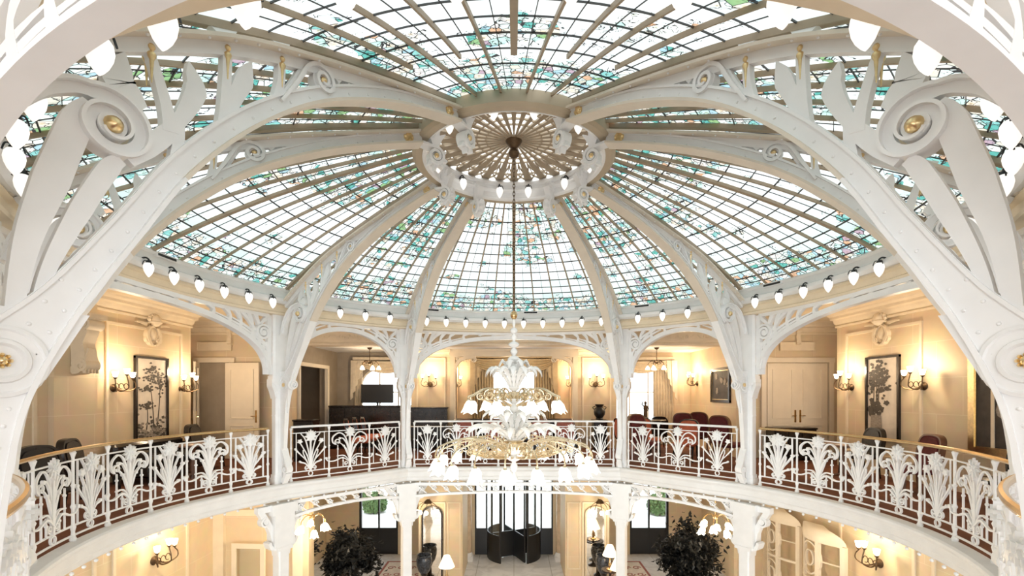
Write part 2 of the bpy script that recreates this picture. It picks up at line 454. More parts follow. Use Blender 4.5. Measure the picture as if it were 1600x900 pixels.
def wall(name, x0, x1, y0, y1, z0, z1, m=STONEW):
    mb = MB(); mb.box(x0, x1, y0, y1, z0, z1)
    return struct(mb.build(name, m, smooth=False))
def frame_panel(mb, axis, at, a0, a1, z0, z1, w=.05, t=.03, sgn=1):
    """raised moulding round a panel on a wall: axis 'x' = wall plane at constant x"""
    f = (lambda u, v, q: (at + sgn * (q + t/2), u, v)) if axis == 'x' else (lambda u, v, q: (u, at + sgn * (q + t/2), v))
    mb.strip([(a0, z0), (a1, z0)], w, t, f); mb.strip([(a0, z1), (a1, z1)], w, t, f)
    mb.strip([(a0, z0 - w/2), (a0, z1 + w/2)], w, t, f); mb.strip([(a1, z0 - w/2), (a1, z1 + w/2)], w, t, f)
def cornice_run(p0, p1, inward, z0, z1, name, m=CREAMP):
    """moulded cornice along a straight wall"""
    d = Vector(inward); mb = MB(); h = z1 - z0
    prof = [(0, z0), (.04, z0), (.05, z0 + .12*h), (.03, z0 + .2*h), (.07, z0 + .32*h), (.10, z0 + .55*h), (.17, z0 + .62*h), (.18, z0 + .78*h), (.24, z0 + .9*h), (.26, z1), (0, z1)]
    mb.sweep([(Vector(p0), d), (Vector(p1), d)], prof, closed=False)
    return struct(mb.build(name, m, ang=25))
XW = 7.2
for sgn, side in ((-1, 'left'), (1, 'right')):
    a, b = sorted((sgn * XW, sgn * (XW + .9)))
    w = wall('wall_' + side, a, b, -9, 4.43, 0, 3.33)
    for (y0, y1) in ((-.6, 1.0), (2.25, 4.1), (-3.2, -1.0)):
        mo = MB(); frame_panel(mo, 'x', sgn * XW, y0, y1, .35, 2.85, .05, .03, -sgn)
        mo.build('panel_moulding', CREAMP, w, origin=w.location)
    pm = MB(); x0, x1 = sorted((sgn * XW, sgn * (XW - .09)))
    pm.box(x0, x1, 1.22, 1.98, 0, 3.1)
    x0, x1 = sorted((sgn * XW, sgn * (XW - .12))); pm.box(x0, x1, 1.19, 2.01, 0, .22)
    if sgn < 0: pm.build('pilaster', STONEW, w, origin=w.location)
    cornice_run((sgn * XW, -9), (sgn * XW, 4.43), (-sgn, 0), 3.04, 3.33, 'trim_cornice_' + side)
    # the recessed wall with the double door
    wl = wall('wall_%s_recess' % side, *sorted((sgn * 8.1, sgn * 5.5)), 5.6, 5.9, 0, 3.33)
    mo = MB(); mo.box(*sorted((sgn * 5.62, sgn * 6.0)), 5.55, 5.6, 0, 3.1); mo.build('pilaster', STONEW, wl, origin=wl.location)
    cornice_run((sgn * 8.1, 5.6), (sgn * 5.4, 5.6), (0, -1), 3.04, 3.33, 'trim_cornice_%s_recess' % side)
    wall('wall_%s_end' % side, *sorted((sgn * 8.1, sgn * 8.3)), 4.3, 5.9, 0, 3.33)
    # side wall of the back rooms
    if side == 'right':
        wall('wall_right_room', 5.5, 5.7, 5.9, 8.8, 0, 3.0)
    else:
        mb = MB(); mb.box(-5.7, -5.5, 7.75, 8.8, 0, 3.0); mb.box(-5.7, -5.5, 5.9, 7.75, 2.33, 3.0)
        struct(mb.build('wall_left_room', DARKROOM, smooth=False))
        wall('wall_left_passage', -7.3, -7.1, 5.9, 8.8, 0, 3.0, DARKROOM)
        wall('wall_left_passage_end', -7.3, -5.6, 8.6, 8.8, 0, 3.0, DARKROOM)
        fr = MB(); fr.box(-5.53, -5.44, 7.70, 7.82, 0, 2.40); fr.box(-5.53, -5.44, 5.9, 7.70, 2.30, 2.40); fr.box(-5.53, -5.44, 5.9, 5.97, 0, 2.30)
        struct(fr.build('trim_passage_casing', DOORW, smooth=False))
    # window wall of the back rooms: a pier, an arched window, a pier
    xs = sorted((sgn * 5.7, sgn * 1.8)); cx, hw, top, sill = sgn * 3.91, .88, 2.46, .12
    mb = MB(); f = lambda u, v, w: (u, 8.7 + w, v)
    arc = [(cx + hw * math.cos(PI * k / 16), top - .62 + .62 * math.sin(PI * k / 16)) for k in range(17)]
    mb.plate([(cx + hw, 3.0), (cx + hw, 0), (xs[1], 0), (xs[1], 3.0)], .2, f)
    mb.plate([(cx - hw, 0), (cx - hw, 3.0), (xs[0], 3.0), (xs[0], 0)], .2, f)
    for k in range(16):
        (u0, v0), (u1, v1) = arc[k], arc[k + 1]
        mb.plate([(u0, v0), (u0, 3.0), (u1, 3.0), (u1, v1)], .2, f)
    mb.plate([(cx - hw, 0), (cx + hw, 0), (cx + hw, sill), (cx - hw, sill)], .2, f)
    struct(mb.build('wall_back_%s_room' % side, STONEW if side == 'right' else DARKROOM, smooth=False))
    wn = MB()
    wn.strip(arc, .09, .08, f); wn.strip([(cx - hw, sill), (cx - hw, top - .62)], .09, .08, f); wn.strip([(cx + hw, sill), (cx + hw, top - .62)], .09, .08, f)
    for q in (-.33, .33): wn.strip([(cx + q * hw, sill), (cx + q * hw, top - .05)], .035, .05, f)
    for z in (.75, 1.62): wn.strip([(cx - hw, z), (cx + hw, z)], .035, .05, f)
    win = struct(wn.build('window_1' if side == 'left' else 'window_2', DOORW, smooth=False))
    pn = MB(); pn.plate([(cx - hw, sill), (cx + hw, sill)] + arc[0:], .008, f); pn.build('pane', PANE, win, origin=win.location)
    # pier between the window room and the alcove, with a panelled face
    pier = wall('wall_pier_' + side, *sorted((sgn * 2.5, sgn * 1.82)), 7.6, 7.9, 0, 3.0); wall('wall_pier_%s_side' % side, *sorted((sgn * 2.98, sgn * 2.5)), 7.6, 9.6, 0, 3.0)
    mo = MB(); frame_panel(mo, 'y', 7.6, *sorted((sgn * 2.8, sgn * 2.0)), .35, 2.6, .045, .03, -1)
    mo.box(*sorted((sgn * 1.84, sgn * 1.70)), 7.48, 7.66, 0, 2.85)
    mo.build('panel_moulding', CREAMP, pier, origin=pier.location)
    cornice_run((sgn * 2.98, 7.6), (sgn * 1.82, 7.6), (0, -1), 2.66, 2.85, 'trim_cornice_pier_' + side)
    wall('wall_alcove_' + side, *sorted((sgn * 2.5, sgn * 1.83)), 9.4, 9.6, 0, 3.0)
    wall('wall_alcove_window_' + side, *sorted((sgn * 1.84, sgn * .74)), 9.5, 9.6, 0, 3.0)
mb = MB(); mb.box(-.74, .74, 9.5, 9.6, 2.34, 3.0); mb.box(-.74, .74, 9.5, 9.6, 0, .1)
struct(mb.build('wall_alcove_lintel', STONEW, smooth=False))
f = lambda u, v, w: (u, 9.55 + w, v); wn = MB()
for u in (-.72, 0, .72): wn.strip([(u, .1), (u, 2.34)], .07, .08, f)
for z in (.12, .8, 1.5, 2.32): wn.strip([(-.72, z), (.72, z)], .05, .06, f)
win = struct(wn.build('window_3', DOORW, smooth=False)); pn = MB(); pn.plate([(-.7, .1), (.7, .1), (.7, 2.33), (-.7, 2.33)], .008, f); pn.build('pane', PANE, win, origin=win.location)
mb = MB(); mb.box(-5.7, 5.7, 5.8, 9.7, 2.86, 3.0); struct(mb.build('ceiling_back_rooms', PLASTER, smooth=False))
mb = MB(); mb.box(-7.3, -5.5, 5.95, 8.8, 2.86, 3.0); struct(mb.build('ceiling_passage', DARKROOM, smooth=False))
mb = MB(); mb.sweep([(Vector((-5.6, 5.8)), Vector((0, -1))), (Vector((5.6, 5.8)), Vector((0, -1)))],
                    [(-.35, 2.80), (.0, 2.80), (.02, 2.84), (.0, 2.88), (.03, 2.92), (.03, 3.12), (.08, 3.16), (.08, 3.22), (.18, 3.33), (-.35, 3.33)], closed=False)
beam = struct(mb.build('trim_gallery_beam', CREAMP, ang=25))
rel = MB(); g = lambda u, v, w: (u, 5.765 + w, v)
for k in range(13):
    x = -5.0 + k * 10 / 12
    for s in (-1, 1):
        rel.strip(spiral(x + s * .17, 3.02, .085, .015, PI if s > 0 else 0, 1.3, 18, s), .02, .02, g)
        rel.strip(cr([(x, 3.02), (x + s * .12, 2.95), (x + s * .30, 3.00), (x + s * .38, 3.07)], 4), .03, .02, g)
    rel.star(x, 3.02, .07, .035, 6, .03, g)
rel.build('scroll_relief', CREAMP, beam, origin=beam.location)
mb = MB(); mb.box(-1.86, 1.86, 7.46, 7.66, 2.66, 2.86); mb.box(-1.86, 1.86, 7.42, 7.70, 2.80, 2.86); struct(mb.build('trim_alcove_beam', CREAMP, smooth=False))

# double doors of the side recesses
def panel_door(name, loc, rz, w, h, glass, hinge_left=True):
    lf = MB()
    if glass:
        lf.box(0, .11, -.022, .022, 0, h); lf.box(w - .11, w, -.022, .022, 0, h); lf.box(.11, w - .11, -.022, .022, 0, .45); lf.box(.11, w - .11, -.022, .022, h - .12, h)
    else: lf.box(0, w, -.022, .022, 0, h)
    o = lf.build(name, DOORW, origin=(0, 0, 0), smooth=False); o.location = loc; o.rotation_euler = (0, 0, rz); struct(o)
    pm = MB()
    if not glass:
        for s in (-1, 1):
            ff = lambda u, v, q, s=s: (u, s * (.022 + .008) + q, v)
            for (z0, z1) in ((.18, .8), (.98, h - .16)):
                c = [(.14, z0), (w - .14, z0), (w - .14, z1), (.14, z1)]
                pm.strip(c, .035, .016, ff, closed=True)
        pm.build('panel_moulding', DOORW, o)
    else:
        pm.box(.11, w - .11, -.004, .004, .45, h - .12); pm.build('pane', MIRROR if glass == 'mirror' else PANE, o)
    hd = MB(); hx = w - .06
    for s in (-1, 1):
        hd.box(hx - .02, hx + .02, s * .03 - .008, s * .03 + .008, .88, 1.18)
        hd.tube([(hx, s * .035, 1.04), (hx, s * .075, 1.04), (hx - .10, s * .08, 1.04)], .010, 6)
    hd.build('door_handle', BRASS, o); return o
for sgn, n in ((-1, 1), (1, 2)):
    x0, x1 = sorted((sgn * 7.76, sgn * (7.02 if sgn < 0 else 6.22))); y = 5.575; fr = MB()
    ff = lambda u, v, w: (u, y - .02 + w, v)
    fr.strip([(x0 - .06, 0), (x0 - .06, 2.38)], .12, .06, ff); fr.strip([(x1 + .06, 0), (x1 + .06, 2.38)], .12, .06, ff); fr.strip([(x0 - .14, 2.41), (x1 + .14, 2.41)], .12, .08, ff)
    o = struct(fr.build('trim_door_casing_' + ('left' if sgn < 0 else 'right'), DOORW, smooth=False))
    pl = MB(); xm = (x0 + x1) / 2; pl.strip([(xm - .42, 2.66), (xm + .42, 2.66), (xm + .42, 2.84), (xm - .42, 2.84)], .03, .03, ff, closed=True)
    pl.plate([(xm - .42, 2.66), (xm + .42, 2.66), (xm + .42, 2.84), (xm - .42, 2.84)], .015, ff)
    pl.build('overdoor_plaque', CREAMP, o, origin=o.location)
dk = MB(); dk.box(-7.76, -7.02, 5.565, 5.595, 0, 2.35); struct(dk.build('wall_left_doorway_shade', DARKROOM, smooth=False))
panel_door('door_1', (-7.75, 5.50, 0), D2R(-62), .74, 2.33, 'mirror')
panel_door('door_2', (-7.04, 5.44, 0), D2R(-5), .86, 2.33, None)
panel_door('door_3', (6.24, 5.55, 0), 0, .74, 2.33, None)
panel_door('door_4', (7.72, 5.55, 0), PI, .74, 2.33, None)

# lobby below
FL = -4.6
mb = MB(); mb.box(-9, 9, -9, 12.2, FL - .1, FL); struct(mb.build('floor_lobby', MARBLE, smooth=False))
for sgn, side in ((-1, 'left'), (1, 'right')):
    w = wall('wall_lobby_' + side, *sorted((sgn * 7.2, sgn * 7.5)), -9, 5.3 if sgn < 0 else 7.1, FL, -.27, LOBBYW); ye = 5.3 if sgn < 0 else 7.1; xe = 4.95 if sgn < 0 else 6.15
    for y0 in (-2.2, .1, 2.4):
        mo = MB(); frame_panel(mo, 'x', sgn * 7.2, y0, y0 + 1.9, FL + .5, -.95, .06, .03, -sgn); mo.build('panel_moulding', CREAMP, w, origin=w.location)
    w = wall('wall_lobby_%s_end' % side, *sorted((sgn * 7.5, sgn * xe)), ye, ye + .3, FL, -.27, LOBBYW)
    mo = MB(); mo.box(*sorted((sgn * (xe + .1), sgn * (xe + .35))), ye - .1, ye, FL, -.27); mo.box(*sorted((sgn * 7.2, sgn * 6.95)), ye - .1, ye, FL, -.27)
    mo.box(*sorted((sgn * 7.2, sgn * (xe + .05))), ye - .08, ye, -1.35, -1.2)
    mo.build('pilaster', CREAMP, w, origin=w.location)
    wall('wall_lobby_%s_far' % side, *sorted((sgn * 7.5, sgn * 7.2)), ye + .3, 12.3, FL, -.27, LOBBYW)
    w = wall('wall_entrance_' + side, *sorted((sgn * 7.4, sgn * 5.95)), 12.0, 12.3, FL, -.27, LOBBYW)
    wall('wall_entrance_%s_inner' % side, *sorted((sgn * 4.45, sgn * 1.5)), 12.0, 12.3, FL, -.27, LOBBYW)
    pr = wall('wall_lobby_pier_' + side, *sorted((sgn * 3.16, sgn * 1.70)), 9.5, 12.0, FL, -.27, LOBBYW)
    mo = MB(); frame_panel(mo, 'y', 9.5, *sorted((sgn * 3.10, sgn * 2.28)), FL + .1, -2.02, .05, .04, -1); frame_panel(mo, 'y', 9.5, *sorted((sgn * 2.18, sgn * 1.78)), FL + .4, -2.02, .04, .03, -1)
    frame_panel(mo, 'y', 9.5, *sorted((sgn * 3.05, sgn * 1.8)), -1.75, -.7, .04, .03, -1)
    mo.build('panel_moulding', CREAMP, pr, origin=pr.location)
mb = MB(); mb.box(-7.4, 7.4, 12.0, 12.3, -1.05, -.27); struct(mb.build('wall_entrance_lintel', LOBBYW, smooth=False))
gd = MB(); gd.box(-14, 14, 12.2, 40, FL - .2, FL - .05); struct(gd.build('ground_forecourt', OUTSTONE, smooth=False))
for sgn, n in ((-1, 4), (1, 5)):
    x0, x1 = sorted((sgn * 5.95, sgn * 4.45)); y = 12.1; f = lambda u, v, w: (u, y + w, v)
    fr = MB(); xm = (x0 + x1) / 2
    for u in (x0 + .04, x1 - .04): fr.strip([(u, FL), (u, -1.05)], .09, .1, f)
    fr.strip([(xm, FL), (xm, -1.05)], .06, .08, f); fr.strip([(x0, -1.1), (x1, -1.1)], .1, .1, f); fr.strip([(x0, FL + .5), (x1, FL + .5)], 1.0, .07, f)
    o = struct(fr.build('window_%d' % n, BLACK, smooth=False)); pn = MB(); pn.plate([(x0 + .08, FL + 1.0), (x1 - .08, FL + 1.0), (x1 - .08, -1.15), (x0 + .08, -1.15)], .01, f); pn.build('pane', PANE, o, origin=o.location)

# ------------------------------------------------------------------ the stained-glass dome
GPROF = cr([(1.25, 4.70), (2.2, 4.42), (3.0, 4.15), (3.7, 3.86), (4.2, 3.62), (4.55, 3.42)], 8)
def gp(b, a, t, dz=0.0):
    """point of the dome over bay b: a across (-1..1), t from the cornice (0) to the ring (1)"""
    x = (1 - t) * (len(GPROF) - 1); k = min(int(x), len(GPROF) - 2); q = GPROF[k].lerp(GPROF[k + 1], x - k)
    s = (q.x - 1.25) / 3.3
    p0 = b.cxy(a * b.L / 2, .03); az = b.m + a * b.d; p1 = Vector((math.sin(az), math.cos(az))) * 1.25
    p = p1.lerp(p0, s); return Vector((p.x, p.y, q.y + dz))
ROWS = 14
def glass_bay(b, label):
    ns = 10 if b.wide else 6
    c = gp(b, 0, .5); me = bpy.data.meshes.new('stained_glass_panel'); NU, NV = ns * 4, 22
    vs = [tuple(gp(b, -1 + 2 * i / NU, j / NV) - c) for j in range(NV + 1) for i in range(NU + 1)]
    fs = [(j*(NU+1)+i, j*(NU+1)+i+1, (j+1)*(NU+1)+i+1, (j+1)*(NU+1)+i) for j in range(NV) for i in range(NU)]
    me.from_pydata(vs, [], fs); ul = me.uv_layers.new(name='panes')
    for poly in me.polygons:
        for li in poly.loop_indices:
            vi = me.loops[li].vertex_index; j, i = divmod(vi, NU + 1); ul.data[li].uv = (i / 4.0, j * ROWS / NV)
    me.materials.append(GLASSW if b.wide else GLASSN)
    me.polygons.foreach_set('use_smooth', [True] * len(me.polygons))
    o = bpy.data.objects.new('stained_glass_panel', me); o.location = c; COL.objects.link(o)
    tag(o, label, 'stained glass', 'stained-glass bays of the dome')
    def bar(a, t0, t1, w, h, dz, mb, n=20):
        vs = []; fs = []
        for k in range(n + 1):
            t = t0 + (t1 - t0) * k / n; p = gp(b, a, t, dz); s = b.tan * (w / 2)
            for q, z in ((1, 0), (1, -h), (-1, -h), (-1, 0)): vs.append((p.x + q * s.x, p.y + q * s.y, p.z + z))
        for k in range(n):
            for m in range(4): fs.append((4*k + m, 4*k + (m+1) % 4, 4*k + 4 + (m+1) % 4, 4*k + 4 + m))
        fs += [(3, 2, 1, 0), tuple(4 * n + k for k in range(4))]; mb.add(vs, fs)
    for k in range(1, ns):
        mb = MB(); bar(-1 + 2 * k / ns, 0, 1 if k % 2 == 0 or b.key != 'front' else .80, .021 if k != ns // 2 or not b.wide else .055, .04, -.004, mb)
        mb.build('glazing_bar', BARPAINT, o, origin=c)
    ld = MB()
    for k in range(ns): bar(-1 + 2 * (k + .5) / ns, 0, 1, .006, .008, -.002, ld)
    for j in range(1, ROWS):
        t = j / ROWS; vs = []; fs = []; n = NU
        w = .006 if j % 2 else .010
        for i in range(n + 1):
            p = gp(b, -1 + 2 * i / n, t, -.002); q = gp(b, -1 + 2 * i / n, t + .01, -.002); d = (q - p).normalized() * (w / 2)
            vs += [p + d, p - d, p - d + Vector((0, 0, -.014)), p + d + Vector((0, 0, -.014))]
        for i in range(n):
            for m in range(4): fs.append((4*i + m, 4*i + (m+1) % 4, 4*i + 4 + (m+1) % 4, 4*i + 4 + m))
        fs += [(3, 2, 1, 0), tuple(4 * n + k for k in range(4))]; ld.add(vs, fs)
    ld.build('leading', LEAD, o, origin=c, smooth=False)
    rm = MB(); vs = []
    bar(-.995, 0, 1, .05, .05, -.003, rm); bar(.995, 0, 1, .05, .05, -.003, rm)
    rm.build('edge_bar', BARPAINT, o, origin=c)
for key, u0, lab in (('back', .38, 'short dark vent slot in the cornice just right of the chandelier chain'), ('back', -1.85, 'short dark vent slot in the cornice above the left end of the back arch'), ('back_right', -.75, 'short dark vent slot in the cornice above the narrow right back arch'),
                     ('left', .2, 'short dark vent slot in the cornice over the left gallery'), ('right', -1.75, 'short dark vent slot in the cornice at the far end of the right gallery')):
    b = next(q for q in BAYS if q.key == key); t = b.cxy(u0, -.03); T_ = thing('cornice_vent', lab, 'vent', (t.x, t.y, 3.40), 0, 'vent slots in the cornice')
    for nm, m_, ww, hh, tt in (('frame', IVORY, .34, .055, .03), ('grille', BLACK, .30, .03, .045)):
        mb = MB(); mb.strip([(u0 - ww/2 + ww * k / 6, 3.385) for k in range(7)], hh, tt, lambda u, v, w: (*b.cxy(u, -.035 + w), v)); mb.build(nm, m_, T_, origin=(t.x, t.y, 3.40))
GL = {'back': 'wide stained-glass bay at the far back of the dome, straight behind the chandelier chain',
      'back_right': 'narrow colourful stained-glass bay just right of the far back one',
      'right': 'wide stained-glass bay over the right gallery arch with blue-green flowers low down',
      'front_right': 'narrow stained-glass bay between the two big right-hand ribs',
      'front': 'wide stained-glass bay at the top of the picture above the ring, nearest the viewer',
      'front_left': 'narrow stained-glass bay between the two big left-hand ribs',
      'left': 'wide stained-glass bay over the left gallery arch with teal flowers low down',
      'back_left': 'narrow colourful stained-glass bay just left of the far back one'}
for b in BAYS: glass_bay(b, GL[b.key])

# ------------------------------------------------------------------ ring and grille at the crown
ring = thing('crown_ring', 'white moulded iron ring at the crown of the dome holding a fan-shaped grille', 'ceiling ring', (0, 0, 4.5))
def circle(r, n=64): return [(Vector((math.cos(2*PI*k/n), math.sin(2*PI*k/n))) * r, Vector((math.cos(2*PI*k/n), math.sin(2*PI*k/n)))) for k in range(n)]
O5 = (0, 0, 4.5)
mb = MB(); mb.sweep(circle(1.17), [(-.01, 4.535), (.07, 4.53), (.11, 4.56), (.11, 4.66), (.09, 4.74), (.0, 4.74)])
mb.build('outer_ring', RING_SHADE, ring, origin=O5, ang=25)  # this half is coloured as if shaded; the inner moulding stays ivory
mb = MB(); mb.sweep(circle(1.17), [(-.012, 4.532), (-.05, 4.545), (-.055, 4.57), (-.03, 4.585), (-.03, 4.65), (-.06, 4.665), (-.07, 4.69), (-.05, 4.71), (-.05, 4.74), (-.002, 4.74)])
mb.build('inner_moulding', IVORY, ring, origin=O5, ang=25)
mb = MB(); mb.sweep(circle(1.13), [(0, 4.74), (-.03, 4.76), (-.03, 4.80), (0, 4.83), (.04, 4.92), (.07, 4.92), (.04, 4.74)]); mb.build('inner_drum', IVORY, ring, origin=O5, ang=25)
gr = MB(); g = lambda u, v, w: (u, v, 4.85 + w); NB = 32
for k in range(NB):
    a = 2 * PI * k / NB; c, s = math.cos(a), math.sin(a)
    P = lambda r, q: (r * c - q * s, r * s + q * c)
    gr.strip([P(.10, 0), P(.5, 0), P(.8, 0), P(1.14, 0)], [.018, .05, .085, .115], .022, g)
    h = PI / NB; P2 = lambda r, q, c=math.cos(a + h), s=math.sin(a + h): (r * c - q * s, r * s + q * c)
    for q in (-1, 1):
        gr.strip([P2(.62, 0), P2(.78, q * .018), P2(.9, q * .05)], [.012, .016, .012], .018, g)
        gr.strip([P2(.93, q * .07), P2(.98, q * .02), P2(1.04, 0)], .016, .018, g)
        gr.strip([P2(1.14, q * .07), P2(1.08, q * .03), P2(1.04, 0)], .014, .018, g)
    gr.strip([P2(.62, 0), P2(.93, 0)], .010, .018, g)
    for r_, h_ in ((.36, .012), (.48, .016), (.60, .02)): gr.strip([P2(r_, -.5 * r_ * .2), P2(r_, .5 * r_ * .2)], h_, .018, g)
    gr.strip([P2(.92, -.09), P2(.94, 0), P2(.92, .09)], .016, .018, g)
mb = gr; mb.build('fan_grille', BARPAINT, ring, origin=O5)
mb = MB(); mb.add([(1.16 * math.cos(2*PI*k/48), 1.16 * math.sin(2*PI*k/48), 4.93) for k in range(48)], [tuple(range(48))])
m_, t_, N_, L_, b_ = nt('opal_glass'); N_.remove(b_); tr_ = N_.new('ShaderNodeBsdfTranslucent'); tr_.inputs['Color'].default_value = (.86, .87, .85, 1); L_.new(tr_.outputs[0], N_['Material Output'].inputs['Surface'])
mb.build('opal_glass', m_, ring, origin=O5)
mb = MB(); mb.lathe([(.02, 4.62), (.055, 4.64), (.07, 4.68), (.05, 4.72), (.03, 4.74), (.06, 4.77), (.09, 4.80), (.11, 4.84), (.10, 4.865), (.05, 4.87)], 24); mb.build('centre_boss', BRONZE, ring, origin=O5)

# ------------------------------------------------------------------ iron ribs and columns
LOW = cr([(4.66, .02, .14), (4.61, .5, .15), (4.575, 1.0, .2), (4.53, 1.4, .26), (4.46, 1.66, .29), (4.30, 2.02, .17), (4.08, 2.41, .14), (3.81, 2.87, .13), (3.42, 3.33, .13), (2.93, 3.74, .12), (2.28, 4.09, .13), (1.7, 4.31, .13), (1.24, 4.45, .13)], 7)
TOP = cr([(4.60, 3.15), (4.2, 3.42), (3.6, 3.775), (3.0, 4.02), (2.2, 4.29), (1.26, 4.58)], 8)
def rf(u, v, w): return (u - R, w, v)
def band(mb, A, B, t, f):
    n = len(A); vs = []
    for a, b in zip(A, B): vs += [f(a[0], a[1], t/2), f(b[0], b[1], t/2), f(b[0], b[1], -t/2), f(a[0], a[1], -t/2)]
    fs = [(4*i + k, 4*i + (k+1) % 4, 4*i + 4 + (k+1) % 4, 4*i + 4 + k) for i in range(n - 1) for k in range(4)] + [(3, 2, 1, 0), tuple(4*(n-1) + k for k in range(4))]
    mb.add(vs, fs)
def nrm(P, i):
    d = P[min(i + 1, len(P) - 1)] - P[max(i - 1, 0)]; d = Vector((d.x, d.y)).normalized(); return Vector((d.y, -d.x))
LO2 = [Vector((p.x, p.y)) for p in LOW]
UP2 = [LO2[i] + nrm(LO2, i) * LOW[i].z for i in range(len(LOW))]
def facef(cx, cz, w, s): return lambda x, y, z: (cx + x - R, s * (w + z), cz + y)
def make_rib(label):
    t = thing('dome_rib', label, 'rib', group='iron ribs carrying the dome')
    mb = MB(); band(mb, LO2, UP2, .06, rf); mb.plate([(4.44, 1.66), (4.75, 1.5), (4.75, 1.98), (4.28, 1.98)], .058, rf)
    mb.strip([p + nrm(UP2, i) * -.012 for i, p in enumerate(UP2)][28:], .018, .085, rf)
    for i in range(16, len(LO2) - 6, 2):
        for q in (.055,) if LOW[i].z < .16 else (.055, .13):
            p = LO2[i] + nrm(LO2, i) * q
            for s in (-1, 1): mb.lathe([(.010, 0), (.008, .005), (.003, .008)], 7, f=facef(p.x, p.y, .03, s))
    mb.build('arch_web', IVORY, t)
    FLN = [p + nrm(LO2, i) * .01 for i, p in enumerate(LO2)]; kf = next(i for i, p in enumerate(LO2) if p.y > 2.75)
    mb = MB(); mb.strip(FLN[:kf + 1], .022, [.07, .07, .075, .09, .11, .13], rf); mb.build('foot_flange', IVORY, t)
    mb = MB(); mb.strip(FLN[kf:], .022, [.13, .16, .17, .165, .16], rf); mb.build('lower_flange', SOFFIT_SHADE, t)  # same flange as the foot, its underside shade carried by the darker colour
    mb = MB(); mb.strip(TOP, .022, .20, rf); T2 = [Vector((p.x, p.y)) for p in TOP]; mb.build('upper_flange', SOFFIT_SHADE, t)
    mb = MB(); mb.strip([p + nrm(T2, i) * -.045 for i, p in enumerate(T2)], [.05, .07, .075, .08, .08], .05, rf)
    for i in range(2, len(T2) - 3, 2):
        for s in (-1, 1): p = T2[i] + nrm(T2, i) * -.013; mb.lathe([(.011, 0), (.008, .006), (.003, .010)], 6, f=lambda x, y, z, p=p, s=s: (p.x + x - R, s * .075 + y, p.y - z))
    mb.build('upper_web', IVORY, t)
    # leaves and stems of the web
    for pts, ws in (([(4.555, 1.88), (4.50, 2.28), (4.416, 2.60), (4.324, 2.92), (4.28, 3.03)], [.05, .09, .13, .12, .06]),
                    ([(4.495, 1.88), (4.427, 2.18), (4.312, 2.49), (4.20, 2.74), (4.15, 2.80)], [.03, .055, .085, .085, .05]),
                    ([(4.051, 3.118), (4.103, 3.158), (4.158, 3.208), (4.152, 3.29), (4.136, 3.367)], [0.048, 0.115, 0.152, 0.099, 0.007]),
                    ([(3.918, 3.066), (3.839, 3.229), (3.792, 3.366), (3.812, 3.444), (3.832, 3.506)], [0.057, 0.088, 0.112, 0.074, 0.007]),
                    ([(3.624, 3.27), (3.562, 3.454), (3.509, 3.581), (3.489, 3.658), (3.464, 3.731)], [0.055, 0.088, 0.11, 0.074, 0.008]),
                    ([(4.125, 2.818), (4.04, 2.917), (3.949, 3.029), (3.839, 3.214)], [0.08, 0.103, 0.092, 0.052]),
                    ([(3.882, 3.119), (3.885, 3.016), (3.898, 2.873)], [0.058, 0.058, 0.08])):
        mb = MB(); mb.strip(cr(pts, 6), ws, .045, rf); mb.build('leaf', IVORY, t)
    for pts, ws, cup in (([(3.924, 3.055), (3.943, 3.175), (3.977, 3.298), (4.013, 3.416), (4.037, 3.498), (4.063, 3.563)], [0.079, 0.064, 0.053, 0.042, 0.069, 0.157], (4.019, 3.426)),
                         ([(3.647, 3.149), (3.632, 3.345), (3.62, 3.548), (3.617, 3.685), (3.624, 3.775), (3.643, 3.833)], [0.078, 0.059, 0.055, 0.055, 0.087, 0.188], (3.617, 3.677)),
                         ([(3.296, 3.513), (3.263, 3.705), (3.254, 3.824), (3.254, 3.929), (3.268, 3.999)], [0.078, 0.052, 0.053, 0.061, 0.157], (3.254, 3.833))):
        mb = MB(); mb.strip(cr(pts, 6), ws, .05, rf); s_ = mb.build('torch_stem', IVORY, t)
        x, z = cup
        for s in (-1, 1):
            mb = MB(); mb.lathe([(.003, z - .15), (.006, z - .10), (.011, z - .03), (.019, z - .012), (.022, z), (.019, z + .008), (.011, z + .012), (.008, z + .022), (.016, z + .032), (.018, z + .044), (.011, z + .056), (.003, z + .06)], 12, (x - R, s * .028, 0)); mb.build('gilt_torch', GOLD, s_)
    # big volute
    mb = MB(); arm = cr([(4.66, 2.62), (4.60, 2.82), (4.49, 3.0), (4.38, 3.09), (4.30, 3.118)], 7)
    sp = arm[:-1] + spiral(4.195, 2.955, .185, .045, D2R(60), 1.75, 60, 1)
    mb.strip(sp, [.014, .018, .018, .018, .016, .014], .12, rf); N_a = len(arm) - 1; inn = [p + (Vector((4.195, 2.955)) - p).normalized() * .032 for p in sp]; mb.strip(inn, [.05, .065, .055, .05, .045, .03], .05, rf); mb.disc(4.195, 2.955, .06, .09, rf)
    vol = mb.build('volute', IVORY, t)
    for s in (-1, 1): mb = MB(); mb.lathe([(.035, 0), (.042, .01), (.036, .03), (.018, .045), (.002, .05)], 14, f=facef(4.195, 2.955, .045, s)); mb.build('gilt_knob', GOLD, vol)
    mb = MB(); sp = cr([(3.27, 3.58), (3.16, 3.76), (3.07, 3.93), (2.99, 4.0), (2.93, 4.005)], 6)[:-1] + spiral(2.925, 3.915, .09, .02, PI/2, 1.6, 34, 1)
    mb.strip(sp, [.02, .03, .025, .02], .10, rf); mb.strip(sp, [.05, .06, .05, .03], .04, rf); sc = mb.build('small_scroll', IVORY, t)
    for s in (-1, 1): mb = MB(); mb.lathe([(.022, 0), (.026, .008), (.014, .025), (.002, .03)], 10, f=facef(2.925, 3.915, .03, s)); mb.build('gilt_knob', GOLD, sc)
    mb = MB()
